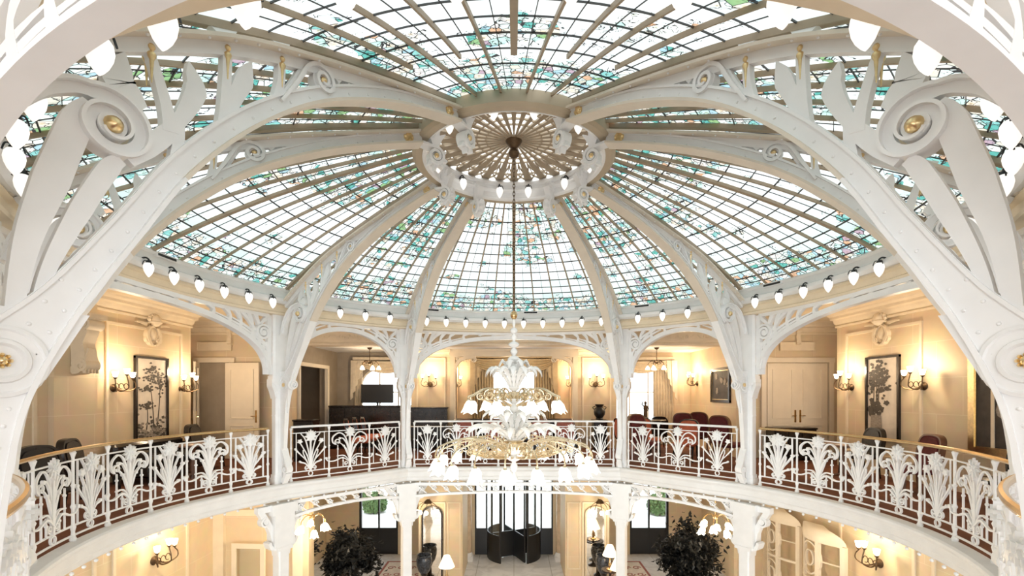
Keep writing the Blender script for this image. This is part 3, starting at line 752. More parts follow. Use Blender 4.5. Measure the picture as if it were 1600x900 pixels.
    for r_ in (2.76, 2.66, 2.57, 2.49, 2.42, 2.36):
        lo = min(UP2, key=lambda p: abs(p.x - r_)).y; hi = min(T2, key=lambda p: abs(p.x - r_)).y
        mb.strip(cr([(r_ + .03, lo - .02), (r_ - .015, (lo + hi) / 2), (r_ + .03, hi)], 4), .035, .04, rf)
    band(mb, [Vector((p.x, p.y)) for p in cr([(2.33, 4.1), (1.24, 4.5)], 6)], [Vector((p.x, p.y)) for p in cr([(2.33, 4.24), (1.24, 4.58)], 6)], .05, rf)
    mb.build('pierced_panel', IVORY, t)
    # disc medallion at the springing, rosette and console at the ring, foot scroll
    for s in (-1, 1):
        md = MB(); st = MB(); f_ = facef(4.585, 1.74, .028, s)
        md.lathe([(.155, 0), (.16, .012), (.143, .018), (.134, .010), (.10, .010), (.094, .024), (.078, .028), (.066, .014), (.02, .014)], 26, f=f_)
        st.lathe([(.022, .0), (.024, .02), (.016, .035), (.004, .042)], 10, f=f_)
        for k in range(8):
            a = 2 * PI * k / 8; st.lathe([(.008, .012), (.009, .028), (.003, .036)], 6, f=lambda x, y, z, a=a, f_=f_: f_(x + .026 * math.cos(a), y + .026 * math.sin(a), z))
        mo = md.build('medallion', IVORY, t); st.build('gilt_star', GOLD, mo)
    for s in (-1, 1):
        mb = MB(); f_ = facef(1.40, 4.49, .028, s); mb.lathe([(.055, 0), (.058, .012), (.04, .016), (.03, .03), (.004, .036)], 12, f=f_)
        for k in range(6): a = 2 * PI * k / 6; mb.lathe([(.016, .008), (.018, .02), (.004, .03)], 6, f=lambda x, y, z, a=a, f_=f_: f_(x + .038 * math.cos(a), y + .038 * math.sin(a), z))
        mb.build('gilt_rosette', GOLD, t)
    mb = MB(); sp = cr([(1.24, 4.47), (1.16, 4.46), (1.09, 4.45)], 5)[:-1] + spiral(1.075, 4.355, .10, .03, PI/2, 1.7, 36, 1)
    mb.strip(sp, [.03, .035, .03], .12, rf); mb.disc(1.075, 4.355, .085, .05, rf)
    for q, (dx, dz) in ((1, (-.06, .28)), (1, (.03, .30)), (1, (-.12, .20))): mb.strip(cr([(1.08, 4.43), (1.08 + dx * .4 + .02, 4.43 + dz * .55), (1.08 + dx, 4.43 + dz)], 5), [.05, .09, .01], .10 + dx * .1, rf)
    for k in range(5): a = D2R(150 + 40 * k); mb.strip([(1.075 + .09 * math.cos(a), 4.355 + .09 * math.sin(a)), (1.075 + .15 * math.cos(a), 4.355 + .15 * math.sin(a))], [.06, .015], .06, rf)
    cn = mb.build('ring_console', IVORY, t)
    for s in (-1, 1): mb = MB(); mb.lathe([(.024, 0), (.03, .012), (.018, .03), (.002, .034)], 10, f=facef(1.075, 4.355, .05, s)); mb.build('gilt_knob', GOLD, cn)
    mb = MB(); sp = cr([(4.62, .62), (4.55, .42), (4.50, .30)], 5)[:-1] + spiral(4.545, .26, .065, .015, PI * .75, 1.4, 30, 1)
    mb.strip(sp, [.015, .03, .025], .12, rf); mb.disc(4.545, .26, .05, .09, rf)
    mb.strip(cr([(4.545, .2), (4.58, .1), (4.64, .04)], 5), [.08, .06, .10], .10, rf); mb.build('foot_scroll', IVORY, t)
    return t
def place_az(o, a): o.location = (R * math.sin(a), R * math.cos(a), 0); o.rotation_euler = (0, 0, PI/2 - a)
RIBL = ['slender iron rib landing left of the chandelier on the second back column', 'slender iron rib landing right of the chandelier on the second back column',
        'iron rib landing on the column at the right end of the right gallery balustrade, beside the back rooms', 'big iron rib behind the nearest one at the right edge of the picture',
        'nearest huge iron rib on the right with gilt-centred volute and torches', 'nearest huge iron rib on the left with gilt-centred volute and torches',
        'big iron rib behind the nearest one at the left edge of the picture', 'iron rib landing on the column at the far end of the left gallery balustrade']
RIBL[2] = 'iron rib landing on the column at the far end of the right gallery balustrade'
rib0 = make_rib(RIBL[0]); place_az(rib0, AZ[0])
BACKR = []
for k in range(1, 8):
    c = dup(rib0, (0, 0, 0), 0, RIBL[k]); place_az(c, AZ[k])
    if k in (1, 2, 7): BACKR.append(c)
for r_ in BACKR + [rib0]:
            mb = MB(); g = lambda u, v, w: (4.40 - R + w, u, v); mb.strip(spiral(0, 1.74, .075, .018, PI/2, 1.5, 26), .022, .07, g); mb.disc(0, 1.74, .085, .03, g, .02); mb.strip(cr([(0, 1.68), (.01, 1.5), (0, 1.25)], 5), [.09, .06, .015], .05, lambda u, v, w: (4.47 + (1.74 - v) * .16 - R + w, u, v)); mb.build('spring_scroll', IVORY, r_)

def make_column(label):
    t = thing('iron_column', label, 'column', group='white iron columns of the gallery')
    mb = MB()
    def oct_(w, d, z0, z1, c=.03):
        w /= 2; d /= 2; p = [(w - c, d), (w, d - c), (w, -d + c), (w - c, -d), (-w + c, -d), (-w, -d + c), (-w, d - c), (-w + c, d)]
        mb.plate(p, z1 - z0, lambda u, v, q: (u + .06, v, (z0 + z1) / 2 + q))
    oct_(.16, .20, .0, 3.0); mb.build('shaft', IVORY, t)
    mb = MB(); oct_(.20, .25, 0, .10); oct_(.18, .23, .10, .16); mb.build('base', IVORY, t)
    mb = MB(); oct_(.18, .24, 1.60, 1.64); oct_(.19, .28, 1.74, 1.78); oct_(.21, .36, 1.78, 1.84); oct_(.20, .33, 1.84, 1.90); oct_(.17, .30, 1.90, 2.97)
    for s in (-1, 1):
        mb.strip(cr([(s * .10, 1.50), (s * .115, 1.62), (s * .15, 1.72), (s * .16, 1.78)], 5), [.02, .05, .06, .04], .14, lambda u, v, w: (.06 + w, u, v))
    mb.build('capital', IVORY, t)
    mb = MB()
    for z in (1.2, 2.1, 2.3, 2.5, 2.7):
        for s in (-1, 1):
            for q in (-1, 1): mb.lathe([(.014, 0), (.011, .007), (.003, .011)], 7, f=lambda x, y, zz, z=z, s=s, q=q: (.06 + q * .04 + x, s * ((.10 if z < 1.8 else .15) + zz), z + y))
    mb.build('rivets', IVORY, t)
    return t
COLL = ['white iron column left of the chandelier between the wide back arch and a narrow arch', 'white iron column right of the chandelier between the wide back arch and a narrow arch',
        'white iron column at the far end of the right balustrade', 'white iron column hidden behind the nearest rib on the right', 'white iron column at the extreme right foreground',
        'white iron column at the extreme left foreground', 'white iron column hidden behind the nearest rib on the left', 'white iron column at the far end of the left balustrade']
col0 = make_column(COLL[0]); place_az(col0, AZ[0])
for k in range(1, 8):
    c = dup(col0, (0, 0, 0), 0, COLL[k]); place_az(c, AZ[k])

# ------------------------------------------------------------------ pierced arches under the cornice
def make_arch(b, label):
    f = b.f(b.arch, .08); a = b.L / 2 - .19; z0, zc = 1.92, 2.82; n = 2.35 if b.wide else 2.05
    c3 = b.xy(0, b.arch, .08); O = (c3.x, c3.y, z0)
    t = thing('pierced_arch', label, 'arch', O, 0, 'pierced iron arches of the gallery')
    N = 72 if b.wide else 44
    E = []
    for k in range(N + 1):
        th = PI * k / N; cu, su = math.cos(th), math.sin(th)
        E.append(Vector((-a * math.copysign(abs(cu) ** (2 / n), cu), z0 + (zc - z0) * abs(su) ** (2 / n))))
    def off(d, i0, i1): return [E[i] + Vector((nrm(E, i).x * -d, nrm(E, i).y * -d)) for i in range(int(i0 * N), int(i1 * N) + 1)]
    mb = MB(); mb.strip(off(.042, 0, 1), .085, .05, f); mb.strip(off(.008, 0, 1), .018, .10, f, .015); mb.build('arch_rib', IVORY, t, origin=O)
    mb = MB(); mb.strip([(-a - .02 + (2*a + .04) * k / 24, 2.945) for k in range(25)], .06, .06, f)
    for s in (-1, 1): mb.strip([(s * (a + .03), z0), (s * (a + .03), 2.95)], .07, .06, f)
    mb.build('arch_frame', IVORY, t, origin=O)
    for s in (-1, 1):
        mb = MB(); cx, cz = s * (a - .10), 2.64
        sp = spiral(cx, cz, .135, .03, PI/2 - s * .9, 1.9, 44, s); mb.strip(sp, [.035, .04, .03], .09, f); mb.disc(cx, cz, .04, .10, f)
        mb.build('spandrel_scroll', IVORY, t, origin=O)
    flip = lambda P, s: [Vector((p.x * s, p.y)) for p in P]
    for s in (-1, 1):
        W = b.wide; mb = MB()
        for d, i0, i1, w in (((.15, .07, .24, .048), (.11, .12, .36, .036), (.16, .18, .30, .04)) if W else ((.14, .14, .40, .048), (.21, .22, .36, .042))):
            P = off(d, i0, i1); P = [p for p in P if p.y < 2.94]
            if len(P) > 2: mb.strip(flip(P, s), [.012, w, w, .012], .045, f)
        # links from the arch to the upper bar
        for fr_ in ((.16, .20, .25, .30, .36) if W else (.24, .32, .41)):
            i = int(fr_ * N); p = E[i] - nrm(E, i) * .06
            if p.y < 2.9: mb.strip(flip(cr([p, (p.x - .02, (p.y + 2.95) / 2 + .01), (p.x + .07, 2.95)], 4), s), [.07, .04, .08], .045, f)
        # spikes beside the column
        for du, zt in ((.0, 2.48), (.05, 2.50)): mb.strip(flip(cr([(-a - .01 + du * .3, z0 + .1), (-a + .005 + du, 2.25), (-a + .03 + du * 1.5, zt)], 5), s), [.06, .032, .04], .045, f)
        mb.strip(flip(cr([(-a + .25, 2.52), (-a + .13, 2.78), (-a - .02, 2.92)], 5), s), [.045, .045, .07], .045, f)
        mb.strip(flip(cr([(-a + .23, 2.66), (-a + .36, 2.82), (-a + .50, 2.94)], 5), s), [.045, .04, .07], .045, f)
        if W:
            for cu in (.16, .46, .76): cb = MB(); cb.strip(flip(spiral(-cu, 2.905, .028, .008, 0, 1.2, 16), s), .012, .04, f); cb.strip([(s * (cu - .12), 2.925), (s * (cu + .05), 2.90)], .014, .04, f); cb.build('curl', IVORY, t, origin=O)
        mb.build('spandrel_tracery', IVORY, t, origin=O)
AL = {'back': 'wide pierced iron arch at the back framing the curtained alcove', 'back_right': 'narrow pierced arch right of the back arch, before the room with the golden wall',
      'right': 'wide pierced iron arch over the right gallery', 'front_right': 'narrow pierced arch at the right edge behind the nearest rib', 'front': 'nearest pierced arch curving across the top corners of the picture',
      'front_left': 'narrow pierced arch at the left edge behind the nearest rib', 'left': 'wide pierced iron arch over the left gallery', 'back_left': 'narrow pierced arch left of the back arch, before the television room'}
for b in BAYS: make_arch(b, AL[b.key])

# ------------------------------------------------------------------ balustrades
class Buds:
    def __init__(s): s.main = MB(); s.buds = []
    def star(s, *a): q = MB(); q.star(*a); s.buds.append(q)
    def disc(s, *a): q = MB(); q.disc(*a); s.buds.append(q)
def flower(mb, fl, x, z, r, f):
    fl = fl.main; r *= 1.1; fl.star(x, z, r, r * .5, 8, .03, f, -.012); fl.star(x, z + .012, r * .78, r * .42, 8, .05, f, -.018, PI/2 + .39); fl.star(x, z + .015, r * .45, r * .3, 6, .07, f, -.022); fl.disc(x, z + .015, r * .2, .09, f, -.024, 8)
def panel_a(x, W, f, mb, fl):
    k = W / .62; t = .022
    mb.strip([(x, .17), (x, .36), (x, .62), (x, .74)], [.03, .042, .022, .02], .03, f)
    for s in (-1, 1):
        q = lambda *P: [(x + s * p[0] * k, p[1]) for p in P]
        mb.strip(cr(q((0, .24), (.03, .5), (.085, .74), (.16, .86)), 5), [.013, .017, .016, .013], t, f)
        mb.strip(cr(q((.01, .22), (.055, .45), (.17, .69)), 5), [.012, .017, .012], t, f); fl.star(x + s * .175 * k, .715, .05, .03, 5, .04, f, -.01, PI/2 + s * .5)
        mb.strip(cr(q((.01, .20), (.07, .36), (.15, .46), (.235, .565)), 5), [.012, .017, .016, .028], t, f); fl.disc(x + s * .24 * k, .58, .022, .035, f, 0, 8)
        mb.strip(cr(q((.02, .24), (.09, .42), (.125, .52)), 5)[:-1] + [Vector(p) for p in q((.12, .55), (.10, .555), (.098, .535))], [.014, .014, .011], t, f)
        mb.strip(cr(q((.01, .19), (.08, .30), (.16, .335)), 5), [.014, .022, .028], t, f); fl.disc(x + s * .17 * k, .345, .02, .03, f, 0, 8)
        mb.strip(spiral(x + s * .06 * k, .225, .04, .012, -PI/2, 1.3, 18, s), .014, t, f)
    mb.strip([(x + .038 * math.cos(2*PI*j/14), .115 + .038 * math.sin(2*PI*j/14)) for j in range(14)], .014, t, f, closed=True)
    flower(mb, fl, x, .80, .115, f)
def panel_b(x, W, f, mb, fl):
    k = W / .70; t = .022
    mb.strip([(x, .17), (x, .34), (x, .60), (x, .76)], [.03, .05, .04, .022], .035, f)
    for s in (-1, 1):
        q = lambda *P: [(x + s * p[0] * k, p[1]) for p in P]
        arc = cr(q((.01, .40), (.04, .62), (.10, .78), (.19, .83), (.285, .76), (.29, .66), (.24, .61)), 6)
        mb.strip(arc[:-1] + spiral(x + s * .205 * k, .66, .06, .018, -PI/2 + s * .6, 1.2, 22, s), [.015, .021, .021, .018, .014], t, f)
        mb.strip(cr(q((.01, .42), (.05, .60), (.11, .71), (.17, .735)), 5), [.016, .022, .012], t, f); fl.disc(x + s * .17 * k, .725, .022, .035, f, 0, 8)
        mb.strip(cr(q((.01, .34), (.055, .50), (.13, .60), (.2, .66)), 5), [.012, .017, .014], t, f)
        mb.strip(cr(q((.01, .32), (.06, .46), (.10, .56)), 5), [.012, .017, .012], t, f); fl.disc(x + s * .105 * k, .575, .02, .035, f, 0, 8)
        mb.strip(cr(q((.01, .28), (.10, .385), (.22, .385)), 5), [.014, .02, .014], t, f)
        mb.strip(cr(q((.01, .26), (.13, .345), (.27, .30), (.37, .31), (.40, .36)), 5), [.014, .022, .02, .016, .03], t, f, -.015)
        fl.disc(x + s * .40 * k, .365, .022, .04, f, -.015, 8)
        mb.strip(spiral(x + s * .06 * k, .235, .042, .012, -PI/2, 1.3, 18, s), .014, t, f)
        for u, z in ((.115, .36), (.205, .60)): mb.strip([(x + s * u * k, .17), (x + s * u * k, z)], .013, .013, f); fl.disc(x + s * u * k, z - .08, .014, .03, f, 0, 8)
    mb.strip([(x + .042 * math.cos(2*PI*j/14), .11 + .042 * math.sin(2*PI*j/14)) for j in range(14)], .014, t, f, closed=True)
    flower(mb, fl, x, .83, .105, f)
def balustrade(b, label, rail_m):
    f = b.f(b.rail, 0.0); a = b.L / 2 - (.17 if b.key not in ('left', 'right') else .20); c = b.xy(0, b.rail); O = (c.x, c.y, 0)
    t = thing('balustrade', label, 'balustrade', O, 0, 'white lily balustrades of the gallery')
    npan = 7 if b.wide else 3; na = (npan + 1) // 2; nb = npan // 2
    unit = 2 * a / (na * .60 + nb * .72); us = [-a]
    for k in range(npan): us.append(us[-1] + unit * (.60 if k % 2 == 0 else .72))
    def line(z, n=32): return [Vector(f(-a + 2 * a * k / n, z, 0)) for k in range(n + 1)]
    mb = MB(); mb.tube(line(.985), (.027 if 'front' in b.key else .021) if rail_m is BRASS else .021, 8); mb.build('handrail', rail_m, t, origin=O)
    for z, r in ((.87, .010), (.165, .012), (.06, .012)): mb = MB(); mb.tube(line(z), r, 6); mb.build('cross_rail', IVORY, t, origin=O)
    for u in us:
        p = f(u, 0, 0); mb = MB()
        mb.lathe([(.028, 0), (.034, .02), (.022, .05), (.017, .10), (.028, .15), (.017, .18), (.015, .34), (.026, .37), (.015, .40), (.014, .58), (.024, .60), (.014, .62), (.014, .90), (.022, .93), (.030, .955), (.020, .97)], 8, (p[0], p[1], 0))
        mb.build('post', IVORY, t, origin=O)
    for k in range(npan):
        x = (us[k] + us[k + 1]) / 2; W = us[k + 1] - us[k]; mb, fl = MB(), Buds()
        (panel_a if k % 2 == 0 else panel_b)(x, W, f, mb, fl)
        if k % 2 == 0:
            for s in (-1, 1): mb.strip([(x + s * W * .37, .165), (x + s * W * .37, .87)], .012, .012, f)
        o = mb.build('lily_panel', IVORY, t, origin=O); fl.main.build('lily_flower', IVORY, o, origin=O)
        for q in fl.buds: q.build('bud', IVORY, o, origin=O)
BL = {'back': 'white lily-patterned balustrade at the back behind the chandelier', 'back_right': 'short white balustrade right of the chandelier before red chairs',
      'right': 'long curved white balustrade of the right gallery with brassy rail', 'front_right': 'short near balustrade at the right edge with thick curved brass rail',
      'front_left': 'short near balustrade at the left edge with thick curved brass rail', 'left': 'long curved white balustrade of the left gallery with brassy rail',
      'back_left': 'short white balustrade left of the chandelier before the television'}
for b in BAYS:
    if b.key in BL: balustrade(b, BL[b.key], BRASS if b.key in ('left', 'right', 'front_left', 'front_right') else IVORY)

# ------------------------------------------------------------------ pear bulbs on the cornice and in the ring
def make_pear(label):
    t = thing('pear_bulb', label, 'bulb', group='pear bulbs along the cornice')
    mb = MB(); mb.tube(cr([(.13, 0, .07), (.10, 0, .125), (.04, 0, .145), (0, 0, .12), (0, 0, .085)], 4), .011, 6)
    for k in range(3):
        a = 2 * PI * k / 3 + .5; mb.tube(cr([(0, 0, .10), (.045 * math.cos(a), .045 * math.sin(a), .10), (.066 * math.cos(a), .066 * math.sin(a), .045)], 4), .006, 5)
    mb.lathe([(.012, .066), (.032, .068), (.030, .09), (.012, .112)], 10); mb.ball((.13, 0, .075), .018, 8); mb.build('hook', BLACK, t)
    mb = MB(); mb.lathe([(.018, .078), (.040, .068), (.055, .045), (.060, .012), (.054, -.025), (.038, -.065), (.018, -.095), (.004, -.11)], 18); mb.build('glass_shade', SHADE, t)
    return t
pear0 = make_pear('x'); first = True
BN = {'back': 'far back bay', 'back_right': 'narrow back bay right of the chandelier', 'right': 'right gallery bay', 'front_right': 'narrow bay between the two big right ribs', 'front': 'bay nearest the viewer',
      'front_left': 'narrow bay between the two big left ribs', 'left': 'left gallery bay', 'back_left': 'narrow back bay left of the chandelier'}
for b in BAYS:
    n = 10 if b.wide else 4
    for i in range(n):
        u = b.L / 2 * (-1 + (2 * i + 1) / n) * (.95 if b.wide else .84); p = b.cxy(u, -.13)
        # as seen from inside, going clockwise in plan runs left to right at the back and right to left in front
        rev = b.key in ('front', 'front_left', 'front_right') ; j = n - 1 - i if rev else i
        near = b.key in ('left',); far_first = ''
        if b.key == 'left': lab = '%s pear bulb from the near end of the cornice, %s' % (ORD[i], BN[b.key])
        elif b.key == 'right': lab = '%s pear bulb from the near end of the cornice, %s' % (ORD[n - 1 - i], BN[b.key])
        else: lab = '%s pear bulb from left on the cornice, %s' % (ORD[j], BN[b.key])
        o = pear0 if first else copy_tree(pear0); first = False
        o.location = (p.x, p.y, 3.125); o.scale = (.94,) * 3; o.rotation_euler = (0, 0, PI/2 - math.atan2(p.x, p.y)); o['label'] = lab
k = 0
RB = [-12, 12, 45, 78, 102, 135, 168, 192, 225, 258, 282, 315]
RN = ['left of the two at the far side', 'right of the two at the far side', 'single one at the back right', 'farther of the two at the right', 'nearer of the two at the right', 'single one at the near right',
      'right of the two at the near side', 'left of the two at the near side', 'single one at the near left', 'nearer of the two at the left', 'farther of the two at the left', 'single one at the back left']
for a, nme in zip(RB, RN):
    o = copy_tree(pear0); a = D2R(a); o.location = (1.03 * math.sin(a), 1.03 * math.cos(a), 4.62); o.rotation_euler = (0, 0, PI/2 - a); o.scale = (.85,) * 3
    o['label'] = 'small pear bulb inside the crown ring, ' + nme; o['group'] = 'pear bulbs inside the crown ring'

# ------------------------------------------------------------------ the great chandelier
ch = thing('chandelier', 'large two-tier white crystal chandelier with glowing petal shades hanging from the dome by a chain', 'chandelier', (0, 0, .42))
OC = (0, 0, .42)
mb = MB(); z = 2.56; k = 0
while z < 4.66:
    a = (k % 2) * PI / 2; c, s = math.cos(a), math.sin(a)
    mb.tube([(c * .013 * math.cos(q), s * .013 * math.cos(q), z + .032 * math.sin(q)) for q in [2*PI*j/10 for j in range(10)]], .0055, 5, closed=True); z += .050; k += 1
mb.build('chain', BRONZE, ch, origin=OC)
mb = MB(); mb.ball((0, 0, 2.60), .045, 12, 1.3); mb.build('chain_ball', BRASS, ch, origin=OC)
mb = MB()
prof = [(.004, .42), (.03, .45), (.05, .50), (.03, .55), (.02, .58)]
def bead(z0, z1, r): return [(r * .35, z0), (r * .8, z0 + (z1-z0) * .25), (r, z0 + (z1-z0) * .5), (r * .8, z0 + (z1-z0) * .75), (r * .35, z1)]
for z0, z1, r in ((.58, .72, .05), (.72, .80, .09), (.80, .95, .13), (.95, 1.06, .09), (1.06, 1.2, .055), (1.2, 1.34, .045), (1.34, 1.46, .06), (1.46, 1.62, .09), (1.62, 1.72, .075), (1.72, 1.86, .05), (1.86, 1.98, .055), (1.98, 2.08, .085), (2.08, 2.18, .05), (2.18, 2.26, .075), (2.26, 2.36, .035), (2.36, 2.44, .05), (2.44, 2.56, .022)):
    prof += bead(z0, z1, r)
mb.lathe(prof, 18); mb.build('stem', CRYSTAL, ch, origin=OC, ang=50)
def rad(a): c, s = math.cos(a), math.sin(a); return lambda u, v, w: (u * c - w * s, u * s + w * c, v)
def petal_shade(mb, p, r, h, tilt):
    n = 20; vs = []; fs = []; pr = [(.22, .5), (.5, .42), (.72, .15), (.82, -.2), (1.0, -.5), (.9, -.47), (.5, -.1), (.1, .2)]
    for q, zz in pr:
        for k in range(n):
            a = 2 * PI * k / n; m = 1 + (.16 * math.cos(5 * a) if q > .6 else 0); dz = -.10 * (math.cos(5 * a) if q > .8 else 0)
            x, y, z = r * q * m * math.cos(a), r * q * m * math.sin(a), h * (zz + dz)
            vs.append((p[0] + x + tilt[0] * -z, p[1] + y + tilt[1] * -z, p[2] + z))
    for i in range(len(pr) - 1):
        for k in range(n): fs.append((n*i + k, n*i + (k+1) % n, n*(i+1) + (k+1) % n, n*(i+1) + k))
    fs += [tuple(range(n - 1, -1, -1)), tuple(n * (len(pr) - 1) + k for k in range(n))]; mb.add(vs, fs)
def tier(n, r, zl, zh, r0, rs, hs, a0):
    for k in range(n):
        a = 2 * PI * k / n + a0; c, s = math.cos(a), math.sin(a); g = lambda u, z: (u * c, u * s, z)
        mb = MB(); mb.tube(cr([g(r0, zh - .10), g(r0 + .2 * (r - r0), zh + .02), g(r0 + .55 * (r - r0), zh + .06), g(r - .06, zh - .02), g(r + .01, zl + hs * .8), g(r, zl + hs * .5)], 5), .010, 6)
        f = rad(a); m_ = r0 + .45 * (r - r0)
        mb.strip(spiral(m_, zh - .03, .075, .02, PI/2, 1.3, 20, -1), .014, .016, f); mb.strip(spiral(m_ + .2 * r, zh - .05, .05, .015, PI/2, 1.2, 16, -1), .012, .014, f)
        mb.strip(cr([(r0 + .02, zh - .16), (m_ - .05, zh - .13), (m_ + .1, zh - .08)], 4), [.03, .03, .01], .02, f)
        mb.lathe([(.014, zl + hs * .42), (.024, zl + hs * .5), (.012, zl + hs * .62)], 8, (r * c, r * s, 0))
        arm = mb.build('arm', CHANDG, ch, origin=OC)
        mb = MB(); petal_shade(mb, (r * c, r * s, zl), rs, hs, (c * .25, s * .25)); mb.build('petal_shade', SHADEC, arm, origin=OC, ang=60)
tier(18, .99, .70, .95, .14, .082, .15, .08)
tier(9, .60, 1.43, 1.60, .10, .082, .15, PI/2)
def plume(n, r0, z0, r1, z1, a0, w, name='leaf_plume'):
    for k in range(n):
        a = 2 * PI * k / n + a0; f = rad(a); c, s = math.cos(a), math.sin(a); mb = MB()
        C = cr([(r0, z0), (r0 + .35 * (r1 - r0), z0 + .75 * (z1 - z0)), (r0 + .75 * (r1 - r0), z1 + .02), (r1, z1 - .03), (r1 + .02, z1 - .09)], 6)
        T = len(C); L_, Rr = [], []
        vs = []; fs = []
        for i, p in enumerate(C):
            x = i / (T - 1); ww = w * math.sin(PI * min(1, x * .9 + .1)) * (1 + .22 * (-1) ** i)
            for q, dz in ((-1, .0), (0, .02), (1, .0), (1, -.012), (0, .005), (-1, -.012)): vs.append(f(p.x, p.y + dz, q * ww))
        for i in range(T - 1):
            for m in range(6): fs.append((6*i + m, 6*i + (m+1) % 6, 6*i + 6 + (m+1) % 6, 6*i + 6 + m))
        fs += [(5, 4, 3, 2, 1, 0), tuple(6 * (T - 1) + m for m in range(6))]; mb.add(vs, fs); mb.build(name, CRYSTAL, ch, origin=OC, ang=50)
plume(18, .06, 1.0, .60, 1.16, .1, .036); plume(12, .05, 1.05, .40, 1.34, .3, .036); plume(14, .05, 1.66, .35, 1.90, .2, .034); plume(8, .04, 1.72, .2, 1.99, .5, .03)
mb = MB(); mb.lathe([(.05, .86), (.14, .88), (.17, .92), (.15, .95), (.11, .97), (.13, .99), (.06, 1.0)], 24); mb.build('lower_hub', CHANDG, ch, origin=OC)
mb = MB(); mb.lathe([(.05, 1.50), (.09, 1.53), (.11, 1.57), (.09, 1.60), (.05, 1.62)], 20); mb.build('upper_hub', CHANDG, ch, origin=OC)
point(ch, (0, 0, -.42), P_CHAND, (1, .95, .87), .25)

# ------------------------------------------------------------------ wall lamps, pictures and ornaments of the gallery
def make_sconce(label, arms=3):
    t = thing('wall_sconce', label, 'wall lamp', group='bronze wall lamps of the gallery')
    mb = MB(); mb.lathe([(.07, 0), (.075, .012), (.055, .03), (.03, .05), (.01, .06)], 14, f=lambda x, y, z: (x, -z, y)); mb.build('back_plate', BRONZE, t)
    for k in range(arms):
        x = (k - (arms - 1) / 2) * .19; y = -.20 - .05 * (k % 2); z = .20 + .06 * (k % 2)
        mb = MB(); mb.tube(cr([(0, -.04, 0), (x * .5, -.14, -.06), (x * 1.1, y - .02, -.01), (x * 1.15, y - .03, .08), (x, y, z - .05)], 5), [.014, .012, .009, .009, .010], 6)
        mb.tube([(x * .55 + .05 * math.cos(a) * (1 if x >= 0 else -1), -.15, .03 + .05 * math.sin(a)) for a in [j * .5 for j in range(11)]], .007, 5)
        mb.lathe([(.008, z - .05), (.028, z - .03), (.03, z - .015), (.012, z - .01)], 9, (x, y, 0)); arm = mb.build('arm', BRONZE, t)
        mb = MB(); mb.lathe([(.014, z - .012), (.034, z + .01), (.042, z + .05), (.050, z + .085), (.040, z + .08), (.01, z + .03)], 12, (x, y, 0)); mb.build('tulip_shade', SHADEW, arm)
    point(t, (0, -.36, .36), P_SCONCE); return t
s0 = make_sconce('three-light bronze wall lamp left of the tall tree painting on the left wall'); s0.location = (-XW, 2.40, 1.69); s0.rotation_euler = (0, 0, PI/2)
for loc, rz, lab in (((-XW, 4.12, 1.69), PI/2, 'three-light bronze wall lamp between the tall tree painting and the open door on the left'),
                     ((XW, 3.97, 1.72), -PI/2, 'three-light bronze wall lamp between the cream door and the flower painting on the right'),
                     ((XW, 2.20, 1.72), -PI/2, 'three-light bronze wall lamp right of the flower painting on the right wall'),
                     ((-2.42, 7.57, 1.84), 0, 'bronze wall lamp on the back wall panel left of the chandelier'), ((2.36, 7.57, 1.84), 0, 'bronze wall lamp on the back wall panel right of the chandelier'),
                     ((-1.92, 9.40, 1.86), 0, 'bronze wall lamp inside the alcove left of the curtains'), ((1.92, 9.40, 1.86), 0, 'bronze wall lamp inside the alcove right of the curtains'),
                     ((5.5, 8.05, 1.88), -PI/2, 'bronze wall lamp on the golden wall of the right back room beside the dark picture')):
    dup(s0, loc, rz, lab)

